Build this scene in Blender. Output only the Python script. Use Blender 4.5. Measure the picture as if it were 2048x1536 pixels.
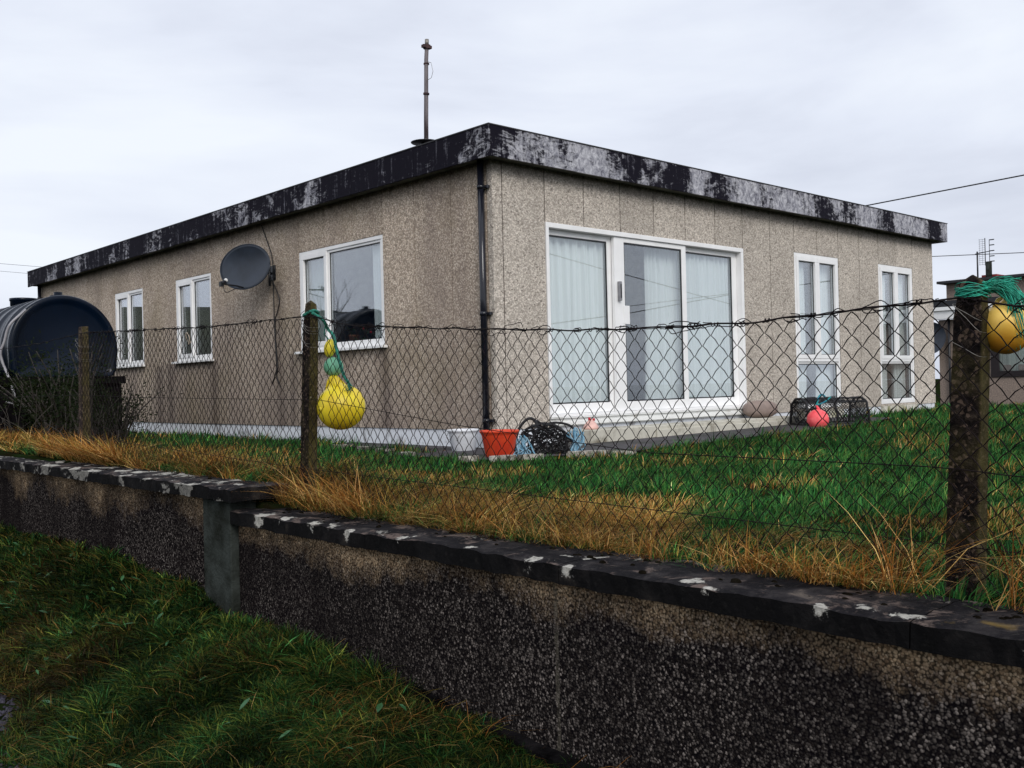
import bpy, bmesh, math, random
import numpy as np
from mathutils import Vector, Matrix, noise
random.seed(7); rng = np.random.default_rng(7)
S = bpy.context.scene
for o in list(bpy.data.objects): bpy.data.objects.remove(o)
COL = S.collection

# ------------------------------------------------------------------ camera
CAM = Vector((-6.5738, -7.3558, 0.4278))
yaw, pitch, roll, F_PX = -0.7455, 0.0035, -0.0237, 1970.4
Fv = Vector((math.cos(pitch)*math.sin(-yaw), math.cos(pitch)*math.cos(yaw), math.sin(pitch)))
R0 = Vector((math.cos(yaw), math.sin(yaw), 0)); U0 = R0.cross(Fv)
Rv = math.cos(roll)*R0 + math.sin(roll)*U0; Uv = -math.sin(roll)*R0 + math.cos(roll)*U0
cd = bpy.data.cameras.new('camera'); cam = bpy.data.objects.new('camera', cd); COL.objects.link(cam)
cam.matrix_world = Matrix(((Rv.x, Uv.x, -Fv.x, CAM.x), (Rv.y, Uv.y, -Fv.y, CAM.y), (Rv.z, Uv.z, -Fv.z, CAM.z), (0, 0, 0, 1)))
cd.sensor_width = 36; cd.lens = F_PX/2048*36; cd.clip_start = .05; cd.clip_end = 6000
S.camera = cam

# ------------------------------------------------------------------ node helper
def nd(nt, typ, ins=None, **props):
    n = nt.nodes.new(typ)
    for k, v in props.items(): setattr(n, k, v)
    for k, v in (ins or {}).items():
        s = n.inputs[k]
        if isinstance(v, bpy.types.NodeSocket): nt.links.new(v, s)
        else:
            if hasattr(s.default_value, '__len__') and hasattr(v, '__len__') and len(s.default_value) == 4 and len(v) == 3: v = (*v, 1)
            s.default_value = v
    return n
def ramp(nt, fac, stops, interp='LINEAR'):
    n = nt.nodes.new('ShaderNodeValToRGB'); n.color_ramp.interpolation = interp
    el = n.color_ramp.elements
    while len(el) < len(stops): el.new(.5)
    for e, (p, c) in zip(el, stops):
        e.position = p; e.color = (c, c, c, 1) if isinstance(c, (int, float)) else (*c, 1)
    nt.links.new(fac, n.inputs[0]); return n.outputs[0]
def mth(nt, op, a, b=0.0, c=0.0, clamp=False):
    n = nt.nodes.new('ShaderNodeMath'); n.operation = op; n.use_clamp = clamp
    for i, v in enumerate((a, b, c)):
        if isinstance(v, bpy.types.NodeSocket): nt.links.new(v, n.inputs[i])
        else: n.inputs[i].default_value = v
    return n.outputs[0]
def mixc(nt, fac, a, b, blend='MIX'):
    n = nt.nodes.new('ShaderNodeMix'); n.data_type = 'RGBA'; n.blend_type = blend
    for k, v in ((0, fac), (6, a), (7, b)):
        s = n.inputs[k]
        if isinstance(v, bpy.types.NodeSocket): nt.links.new(v, s)
        else: s.default_value = v if k == 0 else (*v, 1)
    return n.outputs[2]

# ------------------------------------------------------------------ world, sun, exposure
W = bpy.data.worlds.new('World'); S.world = W; W.use_nodes = True
nt = W.node_tree; nt.nodes.clear()
SUN = Vector((-.42, -.80, .62)).normalized()
sky = nd(nt, 'ShaderNodeTexSky', sky_type='NISHITA', sun_disc=False, sun_elevation=math.asin(SUN.z), sun_rotation=math.atan2(SUN.x, SUN.y), dust_density=3.0)
tc = nd(nt, 'ShaderNodeTexCoord')
mp = nd(nt, 'ShaderNodeMapping', {'Vector': tc.outputs['Generated'], 'Scale': (1, 1, 3.2), 'Rotation': (0, 0, .5)})
n1 = nd(nt, 'ShaderNodeTexNoise', {'Vector': mp.outputs[0], 'Scale': 2.0, 'Detail': 7, 'Roughness': .52, 'Distortion': .35})
cl = ramp(nt, n1.outputs[0], [(.32, (.56, .595, .69)), (.48, (.69, .73, .825)), (.62, (.78, .82, .89))])
sc_ = nd(nt, 'ShaderNodeVectorMath', {0: sky.outputs[0], 1: (.07, .07, .07)}, operation='MULTIPLY')
tot = mixc(nt, .92, sc_.outputs[0], cl)
bg = nd(nt, 'ShaderNodeBackground', {'Color': tot, 'Strength': 1.0})
out = nd(nt, 'ShaderNodeOutputWorld', {'Surface': bg.outputs[0]})
sl = bpy.data.lights.new('sun', 'SUN'); sl.energy = 1.5; sl.angle = math.radians(28); sl.color = (1, .96, .9)
so = bpy.data.objects.new('sun', sl); COL.objects.link(so); so.rotation_euler = SUN.to_track_quat('Z', 'Y').to_euler()
S.view_settings.view_transform = 'Standard'; S.view_settings.look = 'None'
S.view_settings.exposure = 0.28; S.view_settings.gamma = 1
S.cycles.max_bounces = 8; S.cycles.transparent_max_bounces = 24

# ------------------------------------------------------------------ mesh helpers
class MB:
    def __init__(s): s.v = []; s.f = []; s.sm = []
    def add(s, vs, fs, smooth=False):
        b = len(s.v); s.v += [tuple(v) for v in vs]; s.f += [tuple(i+b for i in f) for f in fs]; s.sm += [smooth]*len(fs)
    def box(s, x0, x1, y0, y1, z0, z1):
        x0, x1 = sorted((x0, x1)); y0, y1 = sorted((y0, y1)); z0, z1 = sorted((z0, z1))
        s.add([(x0,y0,z0),(x1,y0,z0),(x1,y1,z0),(x0,y1,z0),(x0,y0,z1),(x1,y0,z1),(x1,y1,z1),(x0,y1,z1)],
              [(0,3,2,1),(4,5,6,7),(0,1,5,4),(1,2,6,5),(2,3,7,6),(3,0,4,7)])
    def tube(s, pts, r, n=6, cap=True, smooth=True):
        pts = [Vector(p) for p in pts]; m = len(pts); rs = r if hasattr(r, '__len__') else [r]*m
        vs = []; prev = None
        for i, p in enumerate(pts):
            t = (pts[min(i+1, m-1)] - pts[max(i-1, 0)])
            t = t.normalized() if t.length > 1e-9 else Vector((0, 0, 1))
            if prev is None:
                a = Vector((0, 0, 1)) if abs(t.z) < .9 else Vector((1, 0, 0)); u = t.cross(a).normalized()
            else:
                u = prev - t*prev.dot(t); u = u.normalized() if u.length > 1e-6 else t.orthogonal().normalized()
            prev = u; w = t.cross(u)
            for k in range(n):
                a = 2*math.pi*k/n; vs.append(p + rs[i]*(math.cos(a)*u + math.sin(a)*w))
        fs = [(i*n+k, i*n+(k+1) % n, (i+1)*n+(k+1) % n, (i+1)*n+k) for i in range(m-1) for k in range(n)]
        if cap: fs += [tuple(range(n-1, -1, -1)), tuple(range((m-1)*n, m*n))]
        s.add(vs, fs, smooth)
    def lathe(s, prof, c=(0, 0, 0), n=24, M=None, smooth=True):
        vs = []; c = Vector(c)
        for r, z in prof:
            for k in range(n):
                a = 2*math.pi*k/n; v = Vector((r*math.cos(a), r*math.sin(a), z))
                vs.append((M @ v if M else v) + c)
        m = len(prof)
        fs = [(i*n+k, i*n+(k+1) % n, (i+1)*n+(k+1) % n, (i+1)*n+k) for i in range(m-1) for k in range(n)]
        s.add(vs, fs, smooth)
    def build(s, name, mat, parent=None, bevel=0, fix=True, smooth_angle=None):
        me = bpy.data.meshes.new(name); me.from_pydata(s.v, [], s.f)
        me.polygons.foreach_set('use_smooth', s.sm); me.update()
        if fix:
            bm = bmesh.new(); bm.from_mesh(me)
            bmesh.ops.recalc_face_normals(bm, faces=bm.faces)
            bm.to_mesh(me); bm.free()
        o = bpy.data.objects.new(name, me); COL.objects.link(o)
        if mat: me.materials.append(mat)
        if parent is not None:
            o.parent = parent; o.matrix_parent_inverse = Matrix.Translation(-parent.location)
        if bevel:
            b = o.modifiers.new('b', 'BEVEL'); b.width = bevel; b.segments = 2; b.limit_method = 'ANGLE'
        return o
def thing(name, label, cat, loc=(0, 0, 0), group=None):
    o = bpy.data.objects.new(name, None); COL.objects.link(o); o.location = loc
    o.empty_display_size = .1
    o['label'] = label; o['category'] = cat
    if group: o['group'] = group
    return o
def tag(o, label, cat, group=None):
    o['label'] = label; o['category'] = cat
    if group: o['group'] = group
    return o
def structure(o): o['kind'] = 'structure'; return o
def stuff(o, label, cat): o['kind'] = 'stuff'; o['label'] = label; o['category'] = cat; return o
def smoothpath(pts, k=6):
    P = [Vector(p) for p in pts]; P = [2*P[0]-P[1]] + P + [2*P[-1]-P[-2]]; out = []
    for i in range(1, len(P)-2):
        p0, p1, p2, p3 = P[i-1:i+3]
        for j in range(k):
            t = j/k; out.append(.5*((2*p1) + (p2-p0)*t + (2*p0-5*p1+4*p2-p3)*t*t + (3*p1-p0-3*p2+p3)*t**3))
    out.append(P[-2]); return out
def ss(t): t = np.clip(t, 0, 1); return t*t*(3-2*t)

# ------------------------------------------------------------------ materials
def mat(name):
    m = bpy.data.materials.new(name); m.use_nodes = True; t = m.node_tree; t.nodes.clear()
    bs = nd(t, 'ShaderNodeBsdfPrincipled'); o = nd(t, 'ShaderNodeOutputMaterial', {'Surface': bs.outputs[0]})
    c = nd(t, 'ShaderNodeTexCoord')
    return m, t, bs, c.outputs['Object']
def setin(t, bs, **k):
    for a, v in k.items():
        s = bs.inputs[a.replace('_', ' ')]
        if isinstance(v, bpy.types.NodeSocket): t.links.new(v, s)
        else: s.default_value = (*v, 1) if hasattr(v, '__len__') and len(v) == 3 else v
def bump(t, bs, h, strength=.5, dist=.01):
    b = nd(t, 'ShaderNodeBump', {'Height': h, 'Strength': strength, 'Distance': dist}); t.links.new(b.outputs[0], bs.inputs['Normal']); return b
def noise_tex(t, vec, scale, detail=4, rough=.55, dist=0, mapscale=None, loc=None):
    if mapscale or loc:
        vec = nd(t, 'ShaderNodeMapping', {'Vector': vec, 'Scale': mapscale or (1, 1, 1), 'Location': loc or (0, 0, 0)}).outputs[0]
    return nd(t, 'ShaderNodeTexNoise', {'Vector': vec, 'Scale': scale, 'Detail': detail, 'Roughness': rough, 'Distortion': dist}).outputs[0]
def simple(name, col, rough=.6, var=.25, scale=8, bumpy=0, col2=None, bscale=60, spec=.5, metallic=0, streak=False):
    m, t, bs, oc = mat(name)
    n = noise_tex(t, oc, scale, 6, .6, .3, (1, 1, .25) if streak else None)
    c2 = col2 or tuple(x*(1-var*1.6) for x in col)
    f = ramp(t, n, [(.35, 0.0), (.65, 1.0)])
    setin(t, bs, Base_Color=mixc(t, f, c2, col), Roughness=rough, Metallic=metallic)
    bs.inputs['Specular IOR Level'].default_value = spec
    if bumpy: bump(t, bs, noise_tex(t, oc, bscale, 4), bumpy, .01)
    return m
def pebble(name, size, cols, mortar, kind):
    m, t, bs, oc = mat(name)
    wob = nd(t, 'ShaderNodeTexNoise', {'Vector': oc, 'Scale': .8/size, 'Detail': 2})
    wsc = nd(t, 'ShaderNodeVectorMath', {0: wob.outputs['Color'], 1: (size*1.1,)*3}, operation='MULTIPLY')
    vc = nd(t, 'ShaderNodeVectorMath', {0: oc, 1: wsc.outputs[0]}, operation='ADD').outputs[0]
    v = nd(t, 'ShaderNodeTexVoronoi', {'Vector': vc, 'Scale': 1/size, 'Randomness': 1})
    v2 = nd(t, 'ShaderNodeTexVoronoi', {'Vector': oc, 'Scale': .55/size, 'Randomness': 1})
    sep = nd(t, 'ShaderNodeSeparateColor', {'Color': v.outputs['Color']}); sep2 = nd(t, 'ShaderNodeSeparateColor', {'Color': v2.outputs['Color']})
    stone = ramp(t, mth(t, 'ADD', mth(t, 'MULTIPLY', sep.outputs[0], .72), mth(t, 'MULTIPLY', sep2.outputs[1], .28)), cols)
    isl = nd(t, 'ShaderNodeNewGeometry').outputs['Random Per Island']
    edge = ramp(t, v.outputs['Distance'], [(.35, 0.0), (.72, 1.0)])
    col = mixc(t, edge, stone, mortar)
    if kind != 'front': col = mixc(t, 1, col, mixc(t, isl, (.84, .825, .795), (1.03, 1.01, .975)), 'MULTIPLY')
    xyz = nd(t, 'ShaderNodeSeparateXYZ', {'Vector': oc})
    big = noise_tex(t, oc, 1.1, 5, .6)
    if kind == 'front':      # garden wall: algae blackens it below a paler band under the coping
        drip = noise_tex(t, oc, 1.0, 4, .55, .2, (1, 1.5, .35))
        top = mth(t, 'SUBTRACT', mth(t, 'MULTIPLY', mth(t, 'GREATER_THAN', xyz.outputs[1], -2.6), .13), .245)
        depth = mth(t, 'SUBTRACT', top, xyz.outputs[2])
        fine = noise_tex(t, oc, 11, 5, .7)
        d2 = mth(t, 'ADD', mth(t, 'ADD', mth(t, 'MULTIPLY', depth, mth(t, 'SUBTRACT', 5.6, mth(t, 'MULTIPLY', mth(t, 'GREATER_THAN', xyz.outputs[1], -2.6), 2.4))), mth(t, 'MULTIPLY', mth(t, 'SUBTRACT', drip, .5), 2.3)), mth(t, 'MULTIPLY', mth(t, 'SUBTRACT', fine, .5), 1.1))
        f = ramp(t, d2, [(-.0, .12), (.16, .62), (.62, 1.0)])
        spots = ramp(t, sep.outputs[2], [(.45, 0.0), (.9, .42), (.97, .8)])
        dark = mixc(t, .965, col, (.003, .0025, .004))
        lfq = ramp(t, noise_tex(t, oc, 1.3, 4, .6, .3, (1, 1.6, .6), (0, 4, 0)), [(.36, .12), (.62, 1.0)])
        dark = mixc(t, mth(t, 'MULTIPLY', mth(t, 'MULTIPLY', spots, lfq), mth(t, 'SUBTRACT', 1.0, edge)), dark, (.30, .26, .235))
        col = mixc(t, f, mixc(t, 1, col, (1.1, .95, .74), 'MULTIPLY'), dark)
        joint = mth(t, 'LESS_THAN', mth(t, 'ABSOLUTE', mth(t, 'SUBTRACT', xyz.outputs[1], mth(t, 'ADD', -4.97, mth(t, 'ADD', mth(t, 'MULTIPLY', drip, .05), mth(t, 'MULTIPLY', fine, .03))))), .009)
        col = mixc(t, mth(t, 'MULTIPLY', joint, ramp(t, fine, [(.35, .0), (.6, .6)])), col, (.10, .09, .07))
    else:
        if kind == 'side':
            st = noise_tex(t, oc, 1.0, 6, .62, .4, (1, 1.7, .35))
            low = ramp(t, xyz.outputs[2], [(.0, 1.0), (1.4, 0.0)]) if False else mth(t, 'SUBTRACT', 1.0, mth(t, 'MULTIPLY', xyz.outputs[2], .55), clamp=True)
            f = ramp(t, mth(t, 'ADD', mth(t, 'MULTIPLY', st, 1.0), mth(t, 'MULTIPLY', low, .22)), [(.45, 0.0), (.78, 1.0)])
            col = mixc(t, mth(t, 'MULTIPLY', f, .55), col, (.19, .15, .135))
            # dirty runs below the sill ends and beside the pipe
            for yc, wd, zt in ((1.9, .16, .93), (3.95, .13, .93), (6.2, .16, .93), (7.7, .18, .93), (.02, .10, 2.8), (4.25, .22, 1.9), (8.1, .22, .9)):
                g = mth(t, 'ABSOLUTE', mth(t, 'SUBTRACT', mth(t, 'ADD', xyz.outputs[1], mth(t, 'MULTIPLY', mth(t, 'SUBTRACT', st, .5), .25)), yc))
                g = mth(t, 'SUBTRACT', 1.0, mth(t, 'DIVIDE', g, wd), clamp=True)
                h = mth(t, 'LESS_THAN', xyz.outputs[2], zt)
                col = mixc(t, mth(t, 'MULTIPLY', mth(t, 'MULTIPLY', g, h), .6), col, (.07, .052, .05))
            grn = ramp(t, noise_tex(t, oc, .8, 4, .6, 0, None, (3, 9, 2)), [(.5, 0.0), (.75, .45)])
            col = mixc(t, grn, col, (.20, .16, .085))
        else:
            f = ramp(t, big, [(.35, 0.0), (.8, .4)])
            col = mixc(t, f, col, (.17, .15, .13))
        # wall colour darkens towards the eaves, edge broken by noise
        eave_noise = noise_tex(t, oc, 9, 5, .6)
        e = mth(t, 'ADD', mth(t, 'MULTIPLY', mth(t, 'SUBTRACT', xyz.outputs[2], 2.56), 6.0), mth(t, 'SUBTRACT', eave_noise, .5))
        col = mixc(t, mth(t, 'MULTIPLY', e, .8, clamp=True), col, (.045, .04, .036))
    setin(t, bs, Base_Color=col, Roughness=.85)
    bs.inputs['Specular IOR Level'].default_value = .0 if kind == 'front' else .1
    bump(t, bs, mth(t, 'MULTIPLY', v.outputs['Distance'], -1.0), .6 if kind == 'front' else .45, size*.5)
    return m
M = {}
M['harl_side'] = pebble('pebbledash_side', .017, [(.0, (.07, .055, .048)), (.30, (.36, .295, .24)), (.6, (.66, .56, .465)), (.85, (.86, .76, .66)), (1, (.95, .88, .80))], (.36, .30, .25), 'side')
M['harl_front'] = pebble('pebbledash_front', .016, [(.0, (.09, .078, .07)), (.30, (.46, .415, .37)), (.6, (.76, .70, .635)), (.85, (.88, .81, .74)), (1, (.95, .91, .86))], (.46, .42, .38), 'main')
M['harl_wall'] = pebble('pebbledash_garden_wall', .0088, [(.0, (.12, .085, .07)), (.3, (.30, .235, .18)), (.6, (.50, .42, .34)), (.85, (.66, .58, .50)), (1, (.85, .80, .74))], (.07, .06, .05), 'front')
M['harl_far'] = simple('pink_harling', (.34, .265, .22), .9, .3, 30, .5)
M['upvc'] = simple('white_upvc', (.90, .90, .90), .32, .06, 3)
M['white_paint'] = simple('white_masonry_paint', (.80, .82, .85), .7, .1, 5, .2)
def dirty_white(name, base, dirt, lo, hi, s=4):
    m, t, bs, oc = mat(name)
    n = noise_tex(t, oc, s, 7, .65, .5, (1, 1, .6)); f = ramp(t, n, [(lo, 0.0), (hi, 1.0)])
    n2 = noise_tex(t, oc, 22, 4); f2 = ramp(t, n2, [(.62, 0.0), (.72, .5)])
    setin(t, bs, Base_Color=mixc(t, f2, mixc(t, f, base, dirt), (.06, .055, .045)), Roughness=.8); bump(t, bs, n2, .3, .01); return m
M['plinth'] = dirty_white('stained_white_plinth', (.70, .73, .78), (.12, .105, .10), .55, .68)
M['step'] = dirty_white('stained_step_paint', (.52, .50, .43), (.16, .14, .10), .5, .68)
M['weathered_block'] = dirty_white('lichened_cement_block', (.62, .60, .53), (.24, .23, .10), .45, .62)
M['sillboard'] = dirty_white('grimy_white_board', (.76, .77, .76), (.26, .23, .17), .58, .75)
def fascia(name, thr, seed):
    m, t, bs, oc = mat(name)
    xyz = nd(t, 'ShaderNodeSeparateXYZ', {'Vector': oc})
    blk = noise_tex(t, oc, 1.35, 4, .6, .5, (1, 1, .55), (seed, 0, 0))
    st = noise_tex(t, oc, 4.0, 9, .78, 2.2, (1, 1, 2.2), (seed, 3, 1))
    vs = noise_tex(t, oc, 20, 5, .65, .5, (1, 1, .10), (0, seed, 0))
    s = mth(t, 'ADD', mth(t, 'MULTIPLY', blk, .55), mth(t, 'ADD', mth(t, 'MULTIPLY', st, .38), mth(t, 'MULTIPLY', vs, .17)))
    f = ramp(t, s, [(thr-.01, 0.0), (thr+.02, .6), (thr+.06, 1.0)])
    g = ramp(t, noise_tex(t, oc, 13, 6, .75, 1.0, (1, 1, .8)), [(.32, (.07, .07, .10)), (.46, (.30, .30, .34)), (.62, (.62, .62, .66))])
    c = mixc(t, mth(t, 'MULTIPLY', f, .92), (.007, .006, .012), g)
    wear = ramp(t, mth(t, 'ADD', mth(t, 'MULTIPLY', vs, .6), mth(t, 'MULTIPLY', st, .4)), [(.55, 0.0), (.64, .5)])
    c = mixc(t, wear, c, (.22, .22, .26))
    bs.inputs['Specular IOR Level'].default_value = .12
    setin(t, bs, Base_Color=c, Roughness=.8); bump(t, bs, st, .3, .01); return m
M['fascia_front'] = fascia('peeling_bitumen_front', .525, 2.0)
M['fascia_side'] = fascia('peeling_bitumen_side', .590, 11.0)
M['soffit'] = simple('soffit_paint', (.10, .105, .075), .8, .4, 6)
M['roof_felt'] = simple('roof_felt', (.05, .05, .055), .9)
M['black_pipe'] = simple('black_pipe', (.010, .011, .018), .16, .2, 10)
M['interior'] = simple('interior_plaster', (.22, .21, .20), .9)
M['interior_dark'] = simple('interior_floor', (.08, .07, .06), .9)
def curtain_mat(name, c, tr=.35):
    m, t, bs, oc = mat(name); out = [n for n in t.nodes if n.type == 'OUTPUT_MATERIAL'][0]
    tl = nd(t, 'ShaderNodeBsdfTranslucent', {'Color': c}); df = nd(t, 'ShaderNodeBsdfDiffuse', {'Color': c})
    mx = nd(t, 'ShaderNodeMixShader', {0: tr, 1: df.outputs[0], 2: tl.outputs[0]}); lw = nd(t, 'ShaderNodeLayerWeight', {'Blend': .35}); ff = mth(t, 'MULTIPLY', mth(t, 'SUBTRACT', 1.0, lw.outputs['Facing']), .20, clamp=True)
    tp_ = nd(t, 'ShaderNodeBsdfTransparent'); m2 = nd(t, 'ShaderNodeMixShader', {0: ff, 1: mx.outputs[0], 2: tp_.outputs[0]}); t.links.new(m2.outputs[0], out.inputs[0]); return m
M['net'] = curtain_mat('net_curtain', (.96, .97, .94), .06)
M['cream_curtain'] = curtain_mat('cream_curtain', (.62, .66, .60), .2)
def glass(name, k=2.6, tint=(.93, .96, .97)):
    m, t, bs, oc = mat(name); out = [n for n in t.nodes if n.type == 'OUTPUT_MATERIAL'][0]; t.nodes.remove(bs)
    geo = nd(t, 'ShaderNodeNewGeometry'); ior = mth(t, 'ADD', 1.5, mth(t, 'MULTIPLY', geo.outputs['Backfacing'], -.83333)); fr = nd(t, 'ShaderNodeFresnel', {'IOR': ior}); f = mth(t, 'MULTIPLY', fr.outputs[0], k, clamp=True)
    tr = nd(t, 'ShaderNodeBsdfTransparent', {'Color': tint}); gl = nd(t, 'ShaderNodeBsdfGlossy', {'Color': (.95, .97, 1, 1), 'Roughness': .0})
    mx = nd(t, 'ShaderNodeMixShader', {0: f, 1: tr.outputs[0], 2: gl.outputs[0]}); t.links.new(mx.outputs[0], out.inputs[0]); return m
M['glass'] = glass('window_glass', 2.7)
M['glass_side'] = glass('window_glass_side', 3.0)
def concrete_coping():
    m, t, bs, oc = mat('lichened_coping'); xyz = nd(t, 'ShaderNodeSeparateXYZ', {'Vector': oc})
    n = noise_tex(t, oc, 6, 7, .65, .4)
    c = ramp(t, n, [(.3, (.004, .004, .005)), (.5, (.011, .010, .012)), (.62, (.036, .032, .033)), (.72, (.12, .10, .085))])
    c = mixc(t, ramp(t, noise_tex(t, oc, 55, 5, .7), [(.56, 0.0), (.70, .6)]), c, (.06, .055, .052))
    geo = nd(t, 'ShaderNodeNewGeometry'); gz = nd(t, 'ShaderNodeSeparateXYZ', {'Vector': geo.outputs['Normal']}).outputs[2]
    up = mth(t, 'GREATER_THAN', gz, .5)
    nn = noise_tex(t, oc, 26, 5, .7)
    # crustose lichen, patchy; thick on the upper wall's coping, sparse on the lower one
    ln = noise_tex(t, oc, 5.2, 6, .62, .2, (1.2, .8, 1.4), (2, 0, 0))
    upper = mth(t, 'GREATER_THAN', xyz.outputs[1], -2.65)
    thr = mth(t, 'SUBTRACT', .615, mth(t, 'MULTIPLY', upper, .075))
    lf = mth(t, 'MULTIPLY', mth(t, 'SUBTRACT', mth(t, 'ADD', mth(t, 'MULTIPLY', ln, .8), mth(t, 'MULTIPLY', nn, .2)), thr), 34, clamp=True)
    lf = mth(t, 'MULTIPLY', lf, mth(t, 'ADD', .6, mth(t, 'MULTIPLY', up, .4)))
    total = mth(t, 'MULTIPLY', lf, 1.0)
    jit = mth(t, 'ADD', mth(t, 'MULTIPLY', mth(t, 'SUBTRACT', nn, .5), .12), mth(t, 'MULTIPLY', mth(t, 'SUBTRACT', n, .5), .20))
    for (x, y, r) in ((-4.155, -6.07, .030), (-4.15, -6.20, .042), (-4.16, -5.52, .034), (-4.18, -4.86, .026), (-4.17, -4.06, .036), (-4.18, -4.50, .030), (-4.18, -3.42, .04), (-4.17, -3.12, .05), (-4.19, -2.93, .035),
                      (-4.2, -5.05, .02), (-4.2, -5.98, .016), (-4.2, -5.62, .022), (-4.2, -3.72, .02)):
        ax = mth(t, 'MULTIPLY', mth(t, 'ABSOLUTE', mth(t, 'SUBTRACT', xyz.outputs[0], x)), 1.3); ay = mth(t, 'ABSOLUTE', mth(t, 'SUBTRACT', xyz.outputs[1], y))
        az = mth(t, 'MULTIPLY', mth(t, 'MINIMUM', mth(t, 'ADD', xyz.outputs[2], .172), 0.0), 1.0)
        d = mth(t, 'SQRT', mth(t, 'ADD', mth(t, 'MULTIPLY', az, az), mth(t, 'ADD', mth(t, 'MULTIPLY', ax, ax), mth(t, 'MULTIPLY', ay, ay))))
        total = mth(t, 'MAXIMUM', total, mth(t, 'MULTIPLY', mth(t, 'SUBTRACT', mth(t, 'ADD', r, jit), d), 90, clamp=True))
    pk = noise_tex(t, oc, 9, 6, .7, .3, None, (5, 1, 0)); c = mixc(t, mth(t, 'MULTIPLY', ramp(t, pk, [(.54, 0.0), (.62, .8)]), up), c, (.15, .115, .10))
    c = mixc(t, mth(t, 'MULTIPLY', total, ramp(t, noise_tex(t, oc, 70, 3), [(.3, .45), (.55, 1.0)])), c, mixc(t, nn, (.22, .21, .18), (.62, .60, .55)))
    for (x, y, r) in ((-4.12, -6.40, .022), (-4.16, -6.30, .014)):
        ax = mth(t, 'ABSOLUTE', mth(t, 'SUBTRACT', xyz.outputs[0], x)); ay = mth(t, 'MULTIPLY', mth(t, 'ABSOLUTE', mth(t, 'SUBTRACT', xyz.outputs[1], y)), .7)
        d = mth(t, 'SQRT', mth(t, 'ADD', mth(t, 'MULTIPLY', ax, ax), mth(t, 'MULTIPLY', ay, ay)))
        c = mixc(t, mth(t, 'MULTIPLY', mth(t, 'SUBTRACT', mth(t, 'ADD', r, jit), d), 11, clamp=True), c, (.20, .13, .025))
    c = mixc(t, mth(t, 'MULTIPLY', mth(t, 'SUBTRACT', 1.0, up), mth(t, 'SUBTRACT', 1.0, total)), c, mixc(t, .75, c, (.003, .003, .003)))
    bs.inputs['Specular IOR Level'].default_value = .08
    setin(t, bs, Base_Color=c, Roughness=.9); bump(t, bs, mth(t, 'ADD', nn, mth(t, 'MULTIPLY', n, .6)), .7, .012); return m
M['coping'] = concrete_coping()
M['pillar'] = simple('grey_render', (.045, .052, .048), .95, .6, 7, .8, (.014, .016, .013), 50, .05)
M['footing'] = simple('dark_footing', (.012, .011, .012), 1, .5, 9, .8, None, 60, .0)
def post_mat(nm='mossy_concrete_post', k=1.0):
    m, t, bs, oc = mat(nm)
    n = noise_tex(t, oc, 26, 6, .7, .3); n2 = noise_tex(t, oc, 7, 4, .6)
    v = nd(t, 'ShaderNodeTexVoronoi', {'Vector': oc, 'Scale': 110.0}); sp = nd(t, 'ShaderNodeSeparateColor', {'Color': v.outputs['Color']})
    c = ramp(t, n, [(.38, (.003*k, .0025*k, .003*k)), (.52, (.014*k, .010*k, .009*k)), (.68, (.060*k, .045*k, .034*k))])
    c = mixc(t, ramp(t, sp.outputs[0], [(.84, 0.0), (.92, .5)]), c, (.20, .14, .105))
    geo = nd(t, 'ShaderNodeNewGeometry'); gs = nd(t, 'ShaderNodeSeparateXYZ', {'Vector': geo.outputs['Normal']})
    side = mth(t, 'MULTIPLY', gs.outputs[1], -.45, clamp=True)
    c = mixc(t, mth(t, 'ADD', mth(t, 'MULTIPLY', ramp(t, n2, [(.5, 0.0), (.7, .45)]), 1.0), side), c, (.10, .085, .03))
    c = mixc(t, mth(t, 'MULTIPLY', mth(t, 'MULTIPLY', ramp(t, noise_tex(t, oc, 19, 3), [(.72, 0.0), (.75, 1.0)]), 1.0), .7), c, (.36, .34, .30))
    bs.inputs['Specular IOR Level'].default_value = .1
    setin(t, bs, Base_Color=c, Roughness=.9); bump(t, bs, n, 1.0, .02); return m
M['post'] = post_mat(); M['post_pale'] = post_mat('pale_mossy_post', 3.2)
M['wire'] = simple('rusty_wire', (.013, .008, .009), .8, .5, 20, 0, None, 60, .15)
M['galv'] = simple('galvanised_wire', (.35, .33, .30), .45, .3, 20, 0, None, 60, .5, .6)
M['ground_soil'] = simple('turf_soil', (.010, .022, .006), 1, .5, 2.5, .6, (.010, .008, .004), 60, .0)
M['hill'] = simple('moorland', (.045, .052, .022), 1, .4, .04)
M['road'] = simple('wet_asphalt', (.022, .022, .03), .7, .55, 28, .9, None, 70)
M['path'] = simple('wet_concrete_path', (.075, .068, .078), .7, .5, 2.5, .4, (.026, .027, .022), 60, .25)
M['slab_edge'] = dirty_white('chipped_pale_slab', (.45, .42, .37), (.10, .09, .07), .45, .55, 12)
M['white_plastic'] = simple('white_bucket_plastic', (.78, .80, .84), .45, .12, 6)
M['red_plastic'] = simple('orange_red_bucket_plastic', (.78, .085, .018), .5, .2, 5, 0, (.58, .04, .012))
M['tank'] = simple('dark_blue_green_tank', (.0015, .006, .017), .26, .3, 3, .06, (.001, .004, .010), 8, .22, 0, True)
M['blockwork'] = simple('grey_blockwork', (.009, .008, .009), 1, .45, 9, .6, None, 60, .0)
M['dish'] = simple('grey_dish_enamel', (.022, .031, .048), .42, .25, 4)
M['dark_metal'] = simple('dark_metal', (.012, .013, .018), .4)
M['rust'] = simple('rusty_steel', (.10, .045, .04), .8, .5, 16, .5, (.045, .03, .035), 60, .4, .1)
M['rust_pale'] = simple('flaky_grey_steel', (.20, .18, .19), .7, .5, 9, .3, (.05, .035, .04), 60, .4, .1, True)
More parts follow.
